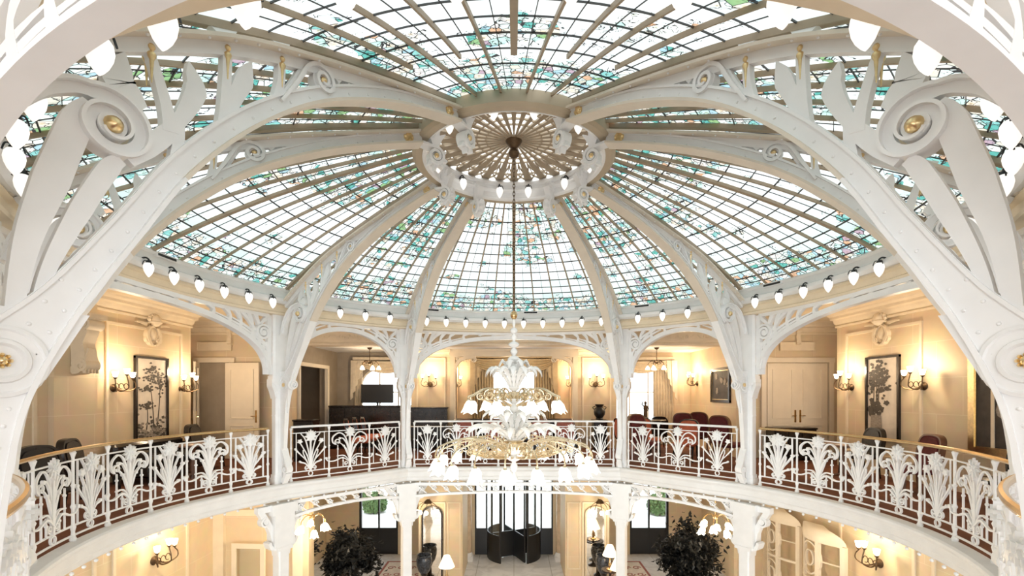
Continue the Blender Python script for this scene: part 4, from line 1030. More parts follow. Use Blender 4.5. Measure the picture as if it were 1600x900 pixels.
def picture(name, label, loc, rz, w, h, fm, fw, kind):
    t = thing(name, label, 'painting', loc, rz); mb = MB(); f = lambda u, v, q: (u, -.02 + q, v)
    mb.strip([(-w/2, fw/2), (w/2, fw/2)], fw, .045, f); mb.strip([(-w/2, h - fw/2), (w/2, h - fw/2)], fw, .045, f); mb.strip([(-w/2 + fw/2, 0), (-w/2 + fw/2, h)], fw, .05, f); mb.strip([(w/2 - fw/2, 0), (w/2 - fw/2, h)], fw, .05, f)
    mb.build('frame', fm, t, smooth=False)
    mb = MB(); mb.box(-w/2 + fw * .8, w/2 - fw * .8, -.018, -.002, fw * .8, h - fw * .8); mb.build('canvas', PAPER if kind != 'dark' else INK3, t, smooth=False)
    rr = random.Random(len(label)); g = lambda u, v, q: (u, -.0215 + q, v)
    def blob(mb, x, z, rx, rz_):
        n = 11; mb.plate([(max(-w/2 + fw, min(w/2 - fw, x + rx * (1 + .35 * rr.uniform(-1, 1)) * math.cos(2*PI*k/n))), max(fw, min(h - fw, z + rz_ * (1 + .35 * rr.uniform(-1, 1)) * math.sin(2*PI*k/n)))) for k in range(n)], .003, g, -rr.uniform(0, .004))
    if kind == 'trees':
        m1, m2 = MB(), MB()
        for x0, x1, top in ((.13, .22, 1.25), (.05, -.04, 1.1), (-.14, -.12, .75)):
            m1.strip(cr([(x0, .25), ((x0 + x1) / 2 + .02, top * .6), (x1, top)], 5), [.03, .018, .01], .003, g)
        for cx, cz, n, sx, sz in ((.02, 1.28, 16, .16, .13), (.22, 1.12, 9, .11, .12), (-.12, 1.05, 8, .12, .05), (-.14, .72, 7, .1, .05), (.0, 1.46, 5, .1, .05)):
            for k in range(n * 4): blob(m1, cx + rr.gauss(0, sx * .8), cz + rr.gauss(0, sz * .7), .026, .017)
        for k in range(150): blob(m2 if k % 2 else m1, rr.uniform(-.36, .36), .1 + abs(rr.gauss(0, .14)), .034, .022)
        m1.build('painted_trees', INK, t, smooth=False); m2.build('painted_undergrowth', INK2, t, smooth=False)
    if kind == 'flowers':
        m1 = MB()
        for k in range(150): blob(m1, -.12 + rr.gauss(0, .14), 1.22 + rr.gauss(0, .16), .032, .026)
        for k in range(12): blob(m1, .10 + rr.gauss(0, .12), 1.05 + rr.gauss(0, .08), .04, .025)
        for x in (-.2, -.13, -.08): m1.strip([(x, 1.15), (x - .02, .7)], .012, .003, g)
        for k in range(26): blob(m1, -.14 + rr.gauss(0, .09), .62 + rr.gauss(0, .07), .06, .05)
        m1.build('painted_flowers', INK, t, smooth=False); m2 = MB(); m2.plate([(-.30, .12), (-.28, .48), (-.02, .48), (0, .12), (-.06, .05), (-.24, .05)], .003, g, -.006); m2.build('painted_vase', INK2, t, smooth=False)
    if kind == 'dark':
        m2 = MB(); m2.strip([(-w/2 + fw * 1.1, fw * 1.1), (w/2 - fw * 1.1, fw * 1.1), (w/2 - fw * 1.1, h - fw * 1.1), (-w/2 + fw * 1.1, h - fw * 1.1)], .022, .02, g, closed=True); m2.build('gilt_slip', GOLD, t, smooth=False)
        m1 = MB()
        for k in range(5): blob(m1, rr.gauss(0, w * .15), h * .5 + rr.gauss(0, h * .12), w * .07, h * .09)
        m1.build('painted_shapes', INK2, t, smooth=False)
picture('painting', 'tall narrow black-framed painting of dark trees on the left gallery wall', (-XW, 3.28, .63), PI/2, .86, 1.68, DARKWOOD, .045, 'trees')
picture('painting', 'tall narrow black-framed painting of a vase of flowers on the right gallery wall', (XW, 3.12, .68), -PI/2, .84, 1.64, DARKWOOD, .045, 'flowers')
picture('painting', 'large dark painting in a wide gilt frame at the right edge of the gallery', (XW, .72, .66), -PI/2, 1.3, 1.55, GOLD, .10, 'dark')
picture('painting', 'small dark framed picture on the golden wall of the right back room', (5.5, 6.45, 1.35), -PI/2, 1.15, .92, DARKWOOD, .07, 'dark')

def cartouche(label, loc, rz):
    t = tag(bpy.data.objects.new('cartouche', None), label, 'wall ornament', 'carved cartouches of the gallery'); COL.objects.link(t); t.location = loc; t.rotation_euler = (0, 0, rz)
    mb = MB(); f = lambda x, y, z: (x * .85, -z, y * 1.15 - .08); mb.lathe([(.16, 0), (.17, .03), (.14, .05), (.12, .035), (.06, .07), (.01, .085)], 20, f=f)
    for s in (-1, 1):
        g = lambda u, v, w: (u, -.04 + w, v); mb.strip(spiral(s * .13, -.19, .07, .02, PI/2, 1.3, 18, -s), .03, .06, g); mb.strip(cr([(s * .17, .1), (s * .3, .12), (s * .42, .12)], 4), [.05, .04, .02], .04, g)
        mb.strip(cr([(s * .10, .05), (s * .17, -.1), (s * .10, -.26), (s * .02, -.30)], 5), [.04, .05, .05, .03], .08, g)
    mb.build('shield', CREAMP, t); mb = MB(); mb.ball((0, -.10, .19), .10, 12, 1.2); mb.lathe([(.11, .13), (.13, .16), (.10, .19)], 12, (0, -.08, 0))
    for k in range(7): a = PI * k / 6; mb.ball((.13 * math.cos(a), -.07, .20 + .10 * math.sin(a)), .038, 8)
    mb.build('carved_head', CREAMP, t)
cartouche('carved stone cartouche above the tall tree painting on the left wall', (-XW, 3.28, 2.84), PI/2)
cartouche('carved stone cartouche above the flower painting on the right wall', (XW, 3.12, 2.84), -PI/2)
def corbel(label, loc, rz, s):
    t = thing('corbel', label, 'corbel', loc, rz, 'scrolled stone corbels'); t.scale = (s,) * 3
    g = lambda u, v, w: (w, -u, v); mb = MB()
    mb.strip(cr([(.0, -.48), (.10, -.40), (.12, -.2), (.10, 0), (.16, .18), (.22, .34)], 6), [.10, .20, .22, .20, .22, .16], .22, g); mb.strip(spiral(.17, -.38, .10, .02, PI/2, 1.4, 22, -1), .04, .26, g); mb.strip(spiral(.24, .30, .09, .02, -PI/2, 1.4, 22, 1), .04, .28, g)
    mb.build('scroll_body', CREAMP, t); mb = MB(); mb.box(-.17, .17, -.36, 0, .38, .46); mb.box(-.14, .14, -.30, 0, .34, .38); mb.build('abacus', CREAMP, t)
    mb = MB()
    for k in range(5): mb.strip(cr([((k - 2) * .02, -.1), ((k - 2) * .05, -.3), ((k - 2) * .06, -.5)], 4), [.03, .05, .01], .04, lambda u, v, w: (u, -.23 + w, v))
    mb.build('acanthus_leaf', CREAMP, t)
corbel('tall scrolled corbel on the pale pilaster of the left gallery wall', (-XW + .09, 1.60, 2.42), PI/2, 1.0)
corbel('small scrolled corbel under the cornice over the left double door', (-7.0, 5.6, 3.0), 0, .42)
corbel('small scrolled corbel under the cornice over the right cream door', (7.0, 5.6, 3.0), 0, .42)
for s, n in ((-1, 'left'), (1, 'right')):
    t = thing('alcove_bracket', 'scrolled bracket under the beam on the %s side of the curtained alcove' % n, 'bracket', (s * 1.72, 7.52, 2.66), 0, 'scrolled alcove brackets')
    mb = MB(); g = lambda u, v, w: (u, w, v)
    mb.strip(cr([(0, -.75), (s * -.02, -.4), (s * -.12, -.16), (s * -.34, -.05), (s * -.62, -.03)], 7), [.05, .07, .09, .09, .07], .14, g); mb.build('curved_arm', CREAMP, t)
    mb = MB(); mb.strip(spiral(s * -.55, -.10, .085, .02, PI/2, 1.5, 26, s), .03, .16, g); mb.strip(spiral(s * -.12, -.08, .07, .02, PI/2, 1.4, 22, -s), .03, .15, g); mb.strip(cr([(0, -.02), (s * -.3, .0), (s * -.62, -.01)], 4), .035, .14, g)
    for k in range(4): mb.strip(cr([(s * -.10, -.12), (s * (-.16 - .05 * k), -.10 + .02 * k), (s * (-.2 - .08 * k), -.16)], 4), [.03, .05, .01], .10, g)
    mb.build('scrolls', CREAMP, t)

# ------------------------------------------------------------------ curtains
def drape(name, parent, x0, x1, z0, z1, Y, m, pleats, amp=.045, gather=None, thick=.02):
    mb = MB(); N, K = pleats * 8, 14; vs = []
    for lay in (0, thick):
        for j in range(K + 1):
            z = z1 + (z0 - z1) * j / K
            for i in range(N + 1):
                q = i / N; x = x0 + (x1 - x0) * q
                if gather: c, zz, s = gather; x = c + (x - c) * (1 - s * math.exp(-((z - zz) / .35) ** 2))
                vs.append((x, Y + lay + amp * math.sin(2 * PI * pleats * q + .6 * math.sin(j * .5)) * (.5 + .5 * j / K), z))
    o = (N + 1) * (K + 1); fs = []
    for j in range(K):
        for i in range(N):
            a = j * (N + 1) + i; fs += [(a, a + 1, a + N + 2, a + N + 1), (a + o, a + N + 1 + o, a + N + 2 + o, a + 1 + o)]
    for j in range(K): a = j * (N + 1); b = a + N; fs += [(a, a + N + 1, a + N + 1 + o, a + o), (b, b + o, b + N + 1 + o, b + N + 1)]
    mb.add(vs, fs); return mb.build(name, m, parent, origin=tuple(parent.location), ang=60)
def swag(name, parent, xa, za, xb, zb, sag0, sag1, Y, m):
    mb = MB(); N, K = 26, 26; vs = []; n2 = (N + 1) * (K + 1)
    for lay in (0, .03):
        for j in range(K + 1):
            v = j / K; sag = sag0 + (sag1 - sag0) * v
            for i in range(N + 1):
                u = i / N; x = xa + (xb - xa) * u; z = za + (zb - za) * u - sag * math.sin(PI * u) ** .9 - .10 * v * (1 - math.sin(PI * u))
                vs.append((x, Y + lay - .05 * math.sin(PI * u) - .022 * math.sin(2 * PI * 4.5 * v), z))
    fs = []
    for j in range(K):
        for i in range(N): a = j * (N + 1) + i; fs += [(a, a + 1, a + N + 2, a + N + 1), (a + n2, a + N + 1 + n2, a + N + 2 + n2, a + 1 + n2)]
    for j in range(K): a = j * (N + 1); b = a + N; fs += [(a, a + N + 1, a + N + 1 + n2, a + n2), (b, b + n2, b + N + 1 + n2, b + N + 1)]
    for i in range(N): a = i; b = K * (N + 1) + i; fs += [(a, a + n2, a + 1 + n2, a + 1), (b, b + 1, b + 1 + n2, b + n2)]
    mb.add(vs, fs); return mb.build(name, m, parent, origin=tuple(parent.location), ang=60)
def jabot(name, parent, x, z1, s, Y, m):
    """stepped tail of folded cloth at the side of a swag"""
    mb = MB(); f = lambda u, v, w: (x + s * u, Y + w, v)
    for k in range(5): mb.plate([(k * .075, z1), (k * .075 + .10, z1), (k * .075 + .11, z1 - .42 - .20 * k), (k * .075 + .03, z1 - .34 - .20 * k)], .03, f, -.02 * (k % 2))
    mb.build(name, m, parent, origin=tuple(parent.location))
cu = thing('curtains', 'gathered champagne curtains with swags over the alcove window at the back', 'curtains', (0, 9.3, 0), 0, 'swagged window curtains')
mb = MB(); mb.box(-1.45, 1.45, 9.20, 9.40, 2.74, 2.84); mb.box(-1.48, 1.48, 9.17, 9.40, 2.82, 2.86); mb.build('pelmet', CURT, cu, origin=(0, 9.3, 0), smooth=False)
for s in (-1, 1):
    drape('curtain_panel', cu, *sorted((s * .66, s * 1.36)), .02, 2.75, 9.36, CURT, 8)
    swag('swag', cu, s * 1.36, 2.72, s * .02, 2.74, .03, .44, 9.22, CURT); jabot('swag_tail', cu, s * 1.02, 2.66, s, 9.24, CURT)
for s, lab, m in ((-1, 'pale curtains with a deep swag around the arched window of the left back room', CURTL), (1, 'pale gold curtains with a deep swag around the arched window of the right back room', CURTL)):
    cx = s * 3.91; cu = thing('curtains', lab, 'curtains', (cx, 8.45, 0), 0, 'swagged window curtains')
    mb = MB(); mb.box(cx - 1.05, cx + 1.05, 8.42, 8.60, 2.62, 2.70); mb.build('pelmet', m, cu, origin=(cx, 8.45, 0), smooth=False)
    for q in (-1, 1): e = .40 if s > 0 and q > 0 else .78; drape('curtain_panel', cu, *sorted((cx + q * e, cx + q * 1.02)), .02, 2.62, 8.50, m, 4 if e > .5 else 7); jabot('swag_tail', cu, cx + q * .70, 2.60, q, 8.40, m)
    swag('swag', cu, cx - .92, 2.60, cx + .92, 2.60, .03, .40, 8.40, m)

# ------------------------------------------------------------------ furniture of the gallery
def rbox(mb, x0, x1, y0, y1, z0, z1, b=.02):
    """softened block: chamfered all round"""
    mb.plate([(x0 + b, y0), (x1 - b, y0), (x1, y0 + b), (x1, y1 - b), (x1 - b, y1), (x0 + b, y1), (x0, y1 - b), (x0, y0 + b)], z1 - z0 - 2 * b, lambda u, v, w: (u, v, (z0 + z1) / 2 + w))
    for za, zb in ((z0 + b, z0), (z1 - b, z1)):
        P = [(x0 + b, y0), (x1 - b, y0), (x1, y0 + b), (x1, y1 - b), (x1 - b, y1), (x0 + b, y1), (x0, y1 - b), (x0, y0 + b)]; cx, cy = (x0 + x1) / 2, (y0 + y1) / 2
        Q = [(cx + (p[0] - cx) * (1 - 2 * b / (x1 - x0)), cy + (p[1] - cy) * (1 - 2 * b / (y1 - y0))) for p in P]
        mb.add([(*p, za) for p in P] + [(*q, zb) for q in Q], [tuple(range(8)), tuple(range(8, 16))] + [(i, (i + 1) % 8, (i + 1) % 8 + 8, i + 8) for i in range(8)])
def make_chair(label, m, wood, h=.95, group='gallery chairs'):
    """upholstered chair with a rounded back, facing -y"""
    t = thing('upholstered_chair', label, 'chair', group=group)
    mb = MB(); rbox(mb, -.25, .25, -.26, .24, .36, .47, .035); mb.build('seat', m, t)
    mb = MB(); f = lambda u, v, w: (u, .24 + (v - .45) * .16 + w, v)
    pts = [(-.20, .44), (.20, .44), (.235, .62), (.23, h - .14), (.17, h - .03), (.07, h), (-.07, h), (-.17, h - .03), (-.23, h - .14), (-.235, .62)]
    pts = [tuple(p) for p in cr(pts + pts[:1], 4)[:-1]]; mb.plate(pts, .07, f); mb.plate([(p[0] * .85, .7 + (p[1] - .7) * .85) for p in pts], .11, f); mb.build('backrest', m, t)
    mb = MB(); mb.strip(pts, .03, .085, f, closed=True); mb.build('back_frame', wood, t)
    for x, y in ((-.21, -.22), (.21, -.22), (-.20, .23), (.20, .23)):
        mb = MB(); mb.tube([(x, y, .37), (x, y, .2), (x * 1.05, y * 1.08, 0)], [.024, .02, .013], 7); mb.build('leg', wood, t)
    return t
def put(o, x, y, rz): o.location = (x, y, 0); o.rotation_euler = (0, 0, rz); return o
wine = put(make_chair('wine-red velvet chair, right of the pair by the golden back-room wall', REDVEL, BROWNWOOD, 1.08), 5.08, 6.75, 2.6)
for x, y, rz, lab in ((4.45, 6.35, 2.8, 'wine-red velvet chair, left of the pair by the golden back-room wall'),
                      (6.45, 1.60, -1.7, 'lone wine-red chair behind the right balustrade between the flower and gilt-framed paintings'),
                      (4.9, 4.75, 2.2, 'wine-red chair behind the far right column'), (3.1, 5.1, .4, 'wine-red chair nearest the short balustrade right of the chandelier')):
    o = put(dup(wine, (0, 0, 0), 0, lab), x, y, rz)
    if lab.startswith('lone'): o.scale = (1, 1, .85)
dark = put(make_chair('dark armless chair in front of the half-mirrored door on the left', DARKWOOD, DARKWOOD, .92), -6.55, 4.0, 1.7)
for x, y, rz, lab in ((6.60, 2.95, -1.6, 'dark chair in front of the flower painting on the right'), (6.55, .15, -1.5, 'dark chair under the gilt-framed painting at the right edge'),
                      (-5.75, -.15, 1.4, 'dark chair behind the left balustrade nearest the viewer'), (4.15, 7.55, 3.0, 'dark round-backed chair behind the table with the bronze figure'), (-6.2, .9, 1.9, 'dark chair by the pale pilaster on the left')):
    put(dup(dark, (0, 0, 0), 0, lab), x, y, rz)
coral = put(make_chair('coral chair nearest the balustrade of the three in a row before the black sideboard', ORANGEF, DARKWOOD, .95), -3.86, 5.70, 1.9)
for x, y, lab in ((-3.84, 6.26, 'middle coral chair of the three in a row before the black sideboard'), (-3.82, 6.82, 'farthest coral chair of the three in a row before the black sideboard')):
    put(dup(coral, (0, 0, 0), 0, lab), x, y, 1.9)
for x, y, rz, lab in ((2.95, 5.9, 2.0, 'coral chair left of the round black table right of the chandelier'), (4.05, 5.05, -.6, 'coral chair behind the right half of the short right-back balustrade'), (3.4, 5.9, .2, 'coral chair in front of the round black table')):
    put(dup(coral, (0, 0, 0), 0, lab), x, y, rz)
rose = put(make_chair('rose chair leftmost of four behind the back balustrade', STRIPE, BROWNWOOD, .93), -1.15, 5.5, .3)
for x, lab in ((-.55, 'rose chair second from left of four behind the back balustrade'), (.62, 'rose chair third from left of four behind the back balustrade'), (1.25, 'rose chair rightmost of four behind the back balustrade')):
    put(dup(rose, (0, 0, 0), 0, lab), x, 5.5 + .1 * (x > 0), -.2)

def cabinet(name, label, cat, x0, x1, y0, y1, h, m, doors):
    c = ((x0 + x1) / 2, (y0 + y1) / 2); t = thing(name, label, cat, (*c, 0)); w, d = (x1 - x0) / 2, (y1 - y0) / 2
    mb = MB(); rbox(mb, -w + .02, w - .02, -d + .02, d - .01, .06, h - .04, .01); mb.build('body', m, t); mb = MB(); rbox(mb, -w, w, -d, d, h - .045, h, .012); mb.build('top', m, t)
    for k in range(doors):
        a = -w + .05 + (2 * w - .1) * k / doors; b_ = a + (2 * w - .1) / doors - .02; mb = MB(); mb.box(a, b_, -d, -d + .02, .1, h - .08); dr = mb.build('door', m, t, smooth=False)
        mb = MB(); mb.ball((b_ - .05, -d - .01, h * .55), .014, 8); mb.build('knob', BRASS, dr)
    mb = MB()
    for x in (-1, 1): mb.box(x * (w - .06) - .03, x * (w - .06) + .03, -d + .04, d - .04, 0, .07)
    mb.build('feet', m, t, smooth=False); return t
cabinet('sideboard', 'long black lacquer sideboard under the television in the left back room', 'sideboard', -5.3, -3.02, 7.35, 7.85, 1.24, DARKWOOD, 5)
cabinet('cabinet', 'small black cabinet beside the left column seen through the narrow left arch', 'cabinet', -5.15, -4.65, 4.85, 5.25, .98, DARKWOOD, 1)
cabinet('console_table', 'long low black console in front of the cream door on the right', 'console table', 6.1, 7.15, 5.0, 5.4, .78, DARKWOOD, 3)
cabinet('pedestal', 'dark pedestal carrying the black vase right of the chandelier', 'pedestal', 2.2, 2.62, 7.0, 7.4, .85, DARKWOOD, 1)
t = thing('television', 'flat black television on a stand in front of the left arched window', 'television', (-4.08, 8.0, 0))
mb = MB(); rbox(mb, -.48, .48, -.03, .03, 1.30, 1.86, .012); mb.build('casing', BLACK, t); mb = MB(); mb.box(-.46, .46, -.034, -.028, 1.32, 1.84); mb.build('screen', SCREEN, t, smooth=False)
mb = MB(); mb.tube([(0, .02, .02), (0, .02, 1.33)], .03, 8); mb.lathe([(.22, 0), (.22, .015), (.06, .03), (.03, .05)], 16); mb.build('stand', BLACK, t)
# upright piano
t = thing('upright_piano', 'black upright piano against the back wall panel left of the chandelier', 'piano', (-2.48, 7.18, 0))
mb = MB(); mb.box(-.6, .6, -.02, .24, .05, 1.16); mb.box(-.6, -.55, -.30, 0, .05, .72); mb.box(.55, .6, -.30, 0, .05, .72); mb.build('case', DARKWOOD, t, smooth=False)
mb = MB(); rbox(mb, -.63, .63, -.05, .26, 1.16, 1.20, .012); mb.build('lid', DARKWOOD, t)
mb = MB(); mb.box(-.55, .55, -.30, -.02, .60, .66); kb = mb.build('key_bed', DARKWOOD, t, smooth=False); mb = MB(); mb.box(-.54, .54, -.28, -.10, .66, .68); mb.build('keys', PAPER, kb, smooth=False)
mb = MB(); frame_panel(mb, 'y', -.02, -.5, .5, .78, 1.08, .03, .015, -1); mb.build('front_panel', DARKWOOD, t)
# long banquette at the back
def sofa(label, x, y, rz, L_, m, h=.88):
    t = thing('sofa', label, 'sofa', (x, y, 0), rz); mb = MB(); rbox(mb, -L_/2, L_/2, -.38, .30, .12, .34, .03); mb.build('base', m, t)
    mb = MB(); rbox(mb, -L_/2, L_/2, .20, .40, .30, h, .05); mb.build('backrest', m, t)
    n = max(2, int(L_ / .7))
    for k in range(n): mb = MB(); a = -L_/2 + .1 + (L_ - .2) * k / n; rbox(mb, a, a + (L_ - .2) / n - .01, -.38, .2, .34, .46, .035); mb.build('seat_cushion', m, t)
    for s in (-1, 1): mb = MB(); rbox(mb, *sorted((s * L_/2, s * (L_/2 - .1))), -.38, .30, .30, .60, .03); mb.build('armrest', m, t)
    for s in (-1, 1):
        for q in (-.3, .3): mb = MB(); mb.tube([(s * (L_/2 - .08), q, .13), (s * (L_/2 - .08), q, 0)], [.025, .018], 7); mb.build('leg', DARKWOOD, t)
sofa('long dark sofa across the alcove behind the chandelier', 0, 6.5, 0, 3.3, DARKWOOD, .90)
sofa('dark sofa against the left wall under the tall tree painting', -6.70, 2.95, PI/2, 1.7, DARKWOOD, .70)
def round_table(label, x, y, r, h, m):
    t = thing('round_table', label, 'table', (x, y, 0), 0, 'round gallery tables'); mb = MB(); mb.lathe([(r - .02, h - .035), (r, h - .025), (r, h - .01), (r - .015, h)], 32); mb.build('tabletop', m, t)
    mb = MB(); mb.lathe([(.05, .08), (.035, .15), (.05, .3), (.028, .45), (.04, h - .1), (.09, h - .034)], 12); mb.build('column', m, t)
    for k in range(3): a = 2*PI*k/3; mb = MB(); mb.tube(cr([(.03 * math.cos(a), .03 * math.sin(a), .16), (.2 * math.cos(a), .2 * math.sin(a), .10), (.33 * math.cos(a), .33 * math.sin(a), .015)], 4), [.03, .022, .016], 6); mb.build('foot', m, t)
round_table('round black table right of the chandelier carrying a bronze figure', 3.62, 6.9, .55, .87, DARKWOOD)
round_table('small dark table behind the left balustrade near the tall tree painting', -5.7, 2.3, .36, .70, BROWNWOOD)
round_table('small dark table behind the right balustrade near the wine-red chair', 5.85, 2.3, .36, .70, BROWNWOOD)
t = thing('figurine', 'dark bronze standing figure on the round black table', 'statuette', (3.62, 6.9, .87))
mb = MB(); mb.lathe([(.09, 0), (.09, .03), (.07, .04), (.06, .06)], 14); mb.build('plinth', BLACK, t)
mb = MB(); mb.lathe([(.05, .06), (.055, .15), (.045, .24), (.06, .30), (.055, .36), (.03, .395), (.022, .41), (.036, .44), (.034, .48), (.012, .505)], 12)
mb.tube([(.05, 0, .37), (.09, 0, .29), (.04, -.04, .24)], [.02, .017, .013], 6); mb.tube([(-.05, 0, .37), (-.10, 0, .42), (-.07, 0, .50)], [.02, .017, .013], 6); mb.build('figure', BRONZE, t)
t = thing('vase', 'black two-handled vase on the dark pedestal right of the chandelier', 'vase', (2.41, 7.2, .85))
mb = MB(); mb.lathe([(.10, 0), (.11, .02), (.09, .05), (.15, .14), (.165, .22), (.14, .31), (.09, .36), (.12, .41), (.125, .43), (.09, .42)], 20); mb.build('body', BLACK, t)
for s in (-1, 1): mb = MB(); mb.tube(cr([(s * .14, 0, .28), (s * .19, 0, .34), (s * .11, 0, .38)], 5), .012, 6); mb.build('handle', BLACK, t)
def hanging_lamp(label, x, y, zc, zl):
    t = thing('hanging_lamp', label, 'ceiling lamp', (x, y, zl), 0, 'small ceiling lamps of the back rooms')
    mb = MB(); h = zc - zl; mb.lathe([(.07, h - .005), (.06, h - .03), (.02, h - .06)], 12); mb.tube([(0, 0, h - .05), (0, 0, .06)], .010, 6); mb.ball((0, 0, .08), .05, 10); mb.build('stem', BRONZE, t)
    for k in range(5):
        a = 2*PI*k/5 + .3; c, s = math.cos(a), math.sin(a); mb = MB(); mb.tube(cr([(0, 0, .08), (.12 * c, .12 * s, .16), (.22 * c, .22 * s, .08), (.24 * c, .24 * s, .0)], 4), .009, 5); mb.strip(spiral(.12, .10, .05, .01, 0, 1.2, 14), .01, .012, rad(a)); ar = mb.build('arm', BRONZE, t)
        mb = MB(); mb.lathe([(.015, .01), (.03, -.01), (.05, -.05), (.065, -.09), (.05, -.085), (.01, -.02)], 12, (.24 * c, .24 * s, 0)); mb.build('tulip_shade', SHADEW, ar)
    point(t, (0, 0, -.22), P_CEIL)
hanging_lamp('small bronze ceiling lamp hanging before the left arched window', -4.0, 7.0, 2.86, 2.34)
hanging_lamp('small bronze ceiling lamp hanging before the right arched window', 3.96, 7.0, 2.86, 2.34)
hanging_lamp('small bronze ceiling lamp added to brighten the alcove behind the chandelier stem', 0.0, 8.3, 2.86, 2.36)  # extra lamp, put in to warm up the alcove

# ------------------------------------------------------------------ lobby below
def make_lcol(label):
    t = thing('lobby_column', label, 'column', group='white iron columns of the lobby'); g = lambda u, v, w: (w, u, v)
    mb = MB(); mb.plate([(-.10, -.08), (-.08, -.10), (.08, -.10), (.10, -.08), (.10, .08), (.08, .10), (-.08, .10), (-.10, .08)], 3.9, lambda u, v, w: (u, v, 1.95 + w)); mb.build('shaft', IVORY, t)
    mb = MB(); mb.box(-.17, .17, -.17, .17, 0, .14); mb.box(-.14, .14, -.14, .14, .14, .24); mb.build('base', IVORY, t, smooth=False)
    mb = MB(); mb.box(-.13, .13, -.15, .15, 3.44, 3.50); mb.box(-.12, .12, -.19, .19, 3.50, 4.08); mb.box(-.14, .14, -.24, .24, 4.08, 4.26)
    for s in (-1, 1): mb.strip(cr([(s * .10, 3.34), (s * .12, 3.46), (s * .22, 3.52), (s * .26, 3.62)], 5), [.03, .05, .06, .05], .16, g)
    mb.build('capital', IVORY, t)
    for s in (-1, 1):
        mb = MB(); mb.strip(cr([(s * .17, 3.62), (s * .21, 3.82), (s * .30, 4.0), (s * .42, 4.2)], 6), [.06, .09, .10, .10], .09, g); mb.strip(spiral(s * .31, 3.98, .09, .02, PI/2, 1.5, 26, -s), .03, .11, g); mb.strip([(s * .22, 4.2), (s * .46, 4.2)], .10, .10, g); mb.build('bracket', IVORY, t)
    return t
LC = ['white lobby column left of the revolving door', 'white lobby column right of the revolving door', 'white lobby column at the right beyond the dark tree', None, None, None, None, 'white lobby column at the left beside the cream door']
l0 = None
for k, lab in enumerate(LC):
    if lab is None: continue
    o = make_lcol(lab) if l0 is None else dup(l0, (0, 0, 0), 0, lab)
    l0 = l0 or o; o.location = (R * math.sin(AZ[k]), R * math.cos(AZ[k]), FL); o.rotation_euler = (0, 0, PI/2 - AZ[k])
for b, lab in ((BAYS[7], 'pierced white girder under the balcony between the two left lobby columns'), (BAYS[1], 'pierced white girder under the balcony between the two right lobby columns'), (BAYS[0], 'pierced white girder under the back balcony above the revolving door')):
    f = b.f(0, 0); c = b.xy(0, 0); O = (c.x, c.y, -.7); t = thing('lobby_girder', lab, 'girder', O, 0, 'pierced girders under the balcony'); a = b.L / 2 - .2
    mb = MB(); mb.strip([(-a, -.36), (a, -.36)], .06, .08, f); mb.strip(cr([(-a, -.62), (-a * .6, -.56), (0, -.53), (a * .6, -.56), (a, -.62)], 8), .05, .08, f); mb.build('chords', IVORY, t, origin=O)
    mb = MB(); n = int(2 * a / .26)
    for k in range(n):
        u = -a + 2 * a * (k + .5) / n; mb.strip(spiral(u, -.45, .055, .015, 0, 1.3, 16, 1 if k % 2 else -1), .018, .05, f); mb.strip([(u - .11, -.38), (u + .11, -.56)], .022, .05, f)
    mb.build('tracery', IVORY, t, origin=O)
# revolving door
t = thing('revolving_door', 'black framed glass revolving door at the entrance under the back balcony', 'revolving door', (0, 11.9, FL)); H = 3.35
mb = MB()
for a in (60, 120, 240, 300): a = D2R(a); mb.tube([(1.0 * math.cos(a), 1.0 * math.sin(a), 0), (1.0 * math.cos(a), 1.0 * math.sin(a), H)], .035, 8)
mb.sweep([(Vector((math.cos(2*PI*k/40), math.sin(2*PI*k/40))) * 1.0, Vector((math.cos(2*PI*k/40), math.sin(2*PI*k/40)))) for k in range(40)], [(-.06, H), (.05, H), (.05, H + .2), (-.06, H + .2)]); mb.build('drum_frame', BLACK, t)
def arcwall(mb, r, a0, a1, z0, z1, th, n=14):
    vs = []; fs = []
    for k in range(n + 1):
        a = D2R(a0 + (a1 - a0) * k / n)
        for q, z in ((r, z0), (r + th, z0), (r + th, z1), (r, z1)): vs.append((q * math.cos(a), q * math.sin(a), z))
    for k in range(n):
        for m in range(4): fs.append((4*k + m, 4*k + (m+1) % 4, 4*k + 4 + (m+1) % 4, 4*k + 4 + m))
    fs += [(3, 2, 1, 0), tuple(4 * n + m for m in range(4))]; mb.add(vs, fs)
for a0, a1 in ((120, 240), (-60, 60)):
    mb = MB(); arcwall(mb, .98, a0, a1, 0, 1.0, .04); pw = mb.build('drum_wall', BLACK, t); mb = MB(); arcwall(mb, .99, a0, a1, 1.0, H, .012); mb.build('curved_pane', PANE, pw)
mb = MB(); mb.tube([(0, 0, 0), (0, 0, H)], .04, 8); mb.build('centre_post', BLACK, t)
for k in range(4):
    a = D2R(25 + 90 * k); f = lambda u, v, w: (u * math.cos(a) - w * math.sin(a), u * math.sin(a) + w * math.cos(a), v); mb = MB()
    mb.strip([(.03, .5), (.93, .5)], .95, .04, f); mb.strip([(.03, H - .08), (.93, H - .08)], .1, .04, f); mb.strip([(.91, .05), (.91, H - .05)], .07, .04, f); w_ = mb.build('door_wing', BLACK, t); mb = MB(); mb.plate([(.05, .98), (.9, .98), (.9, H - .1), (.05, H - .1)], .01, f); mb.build('wing_pane', PANE, w_)
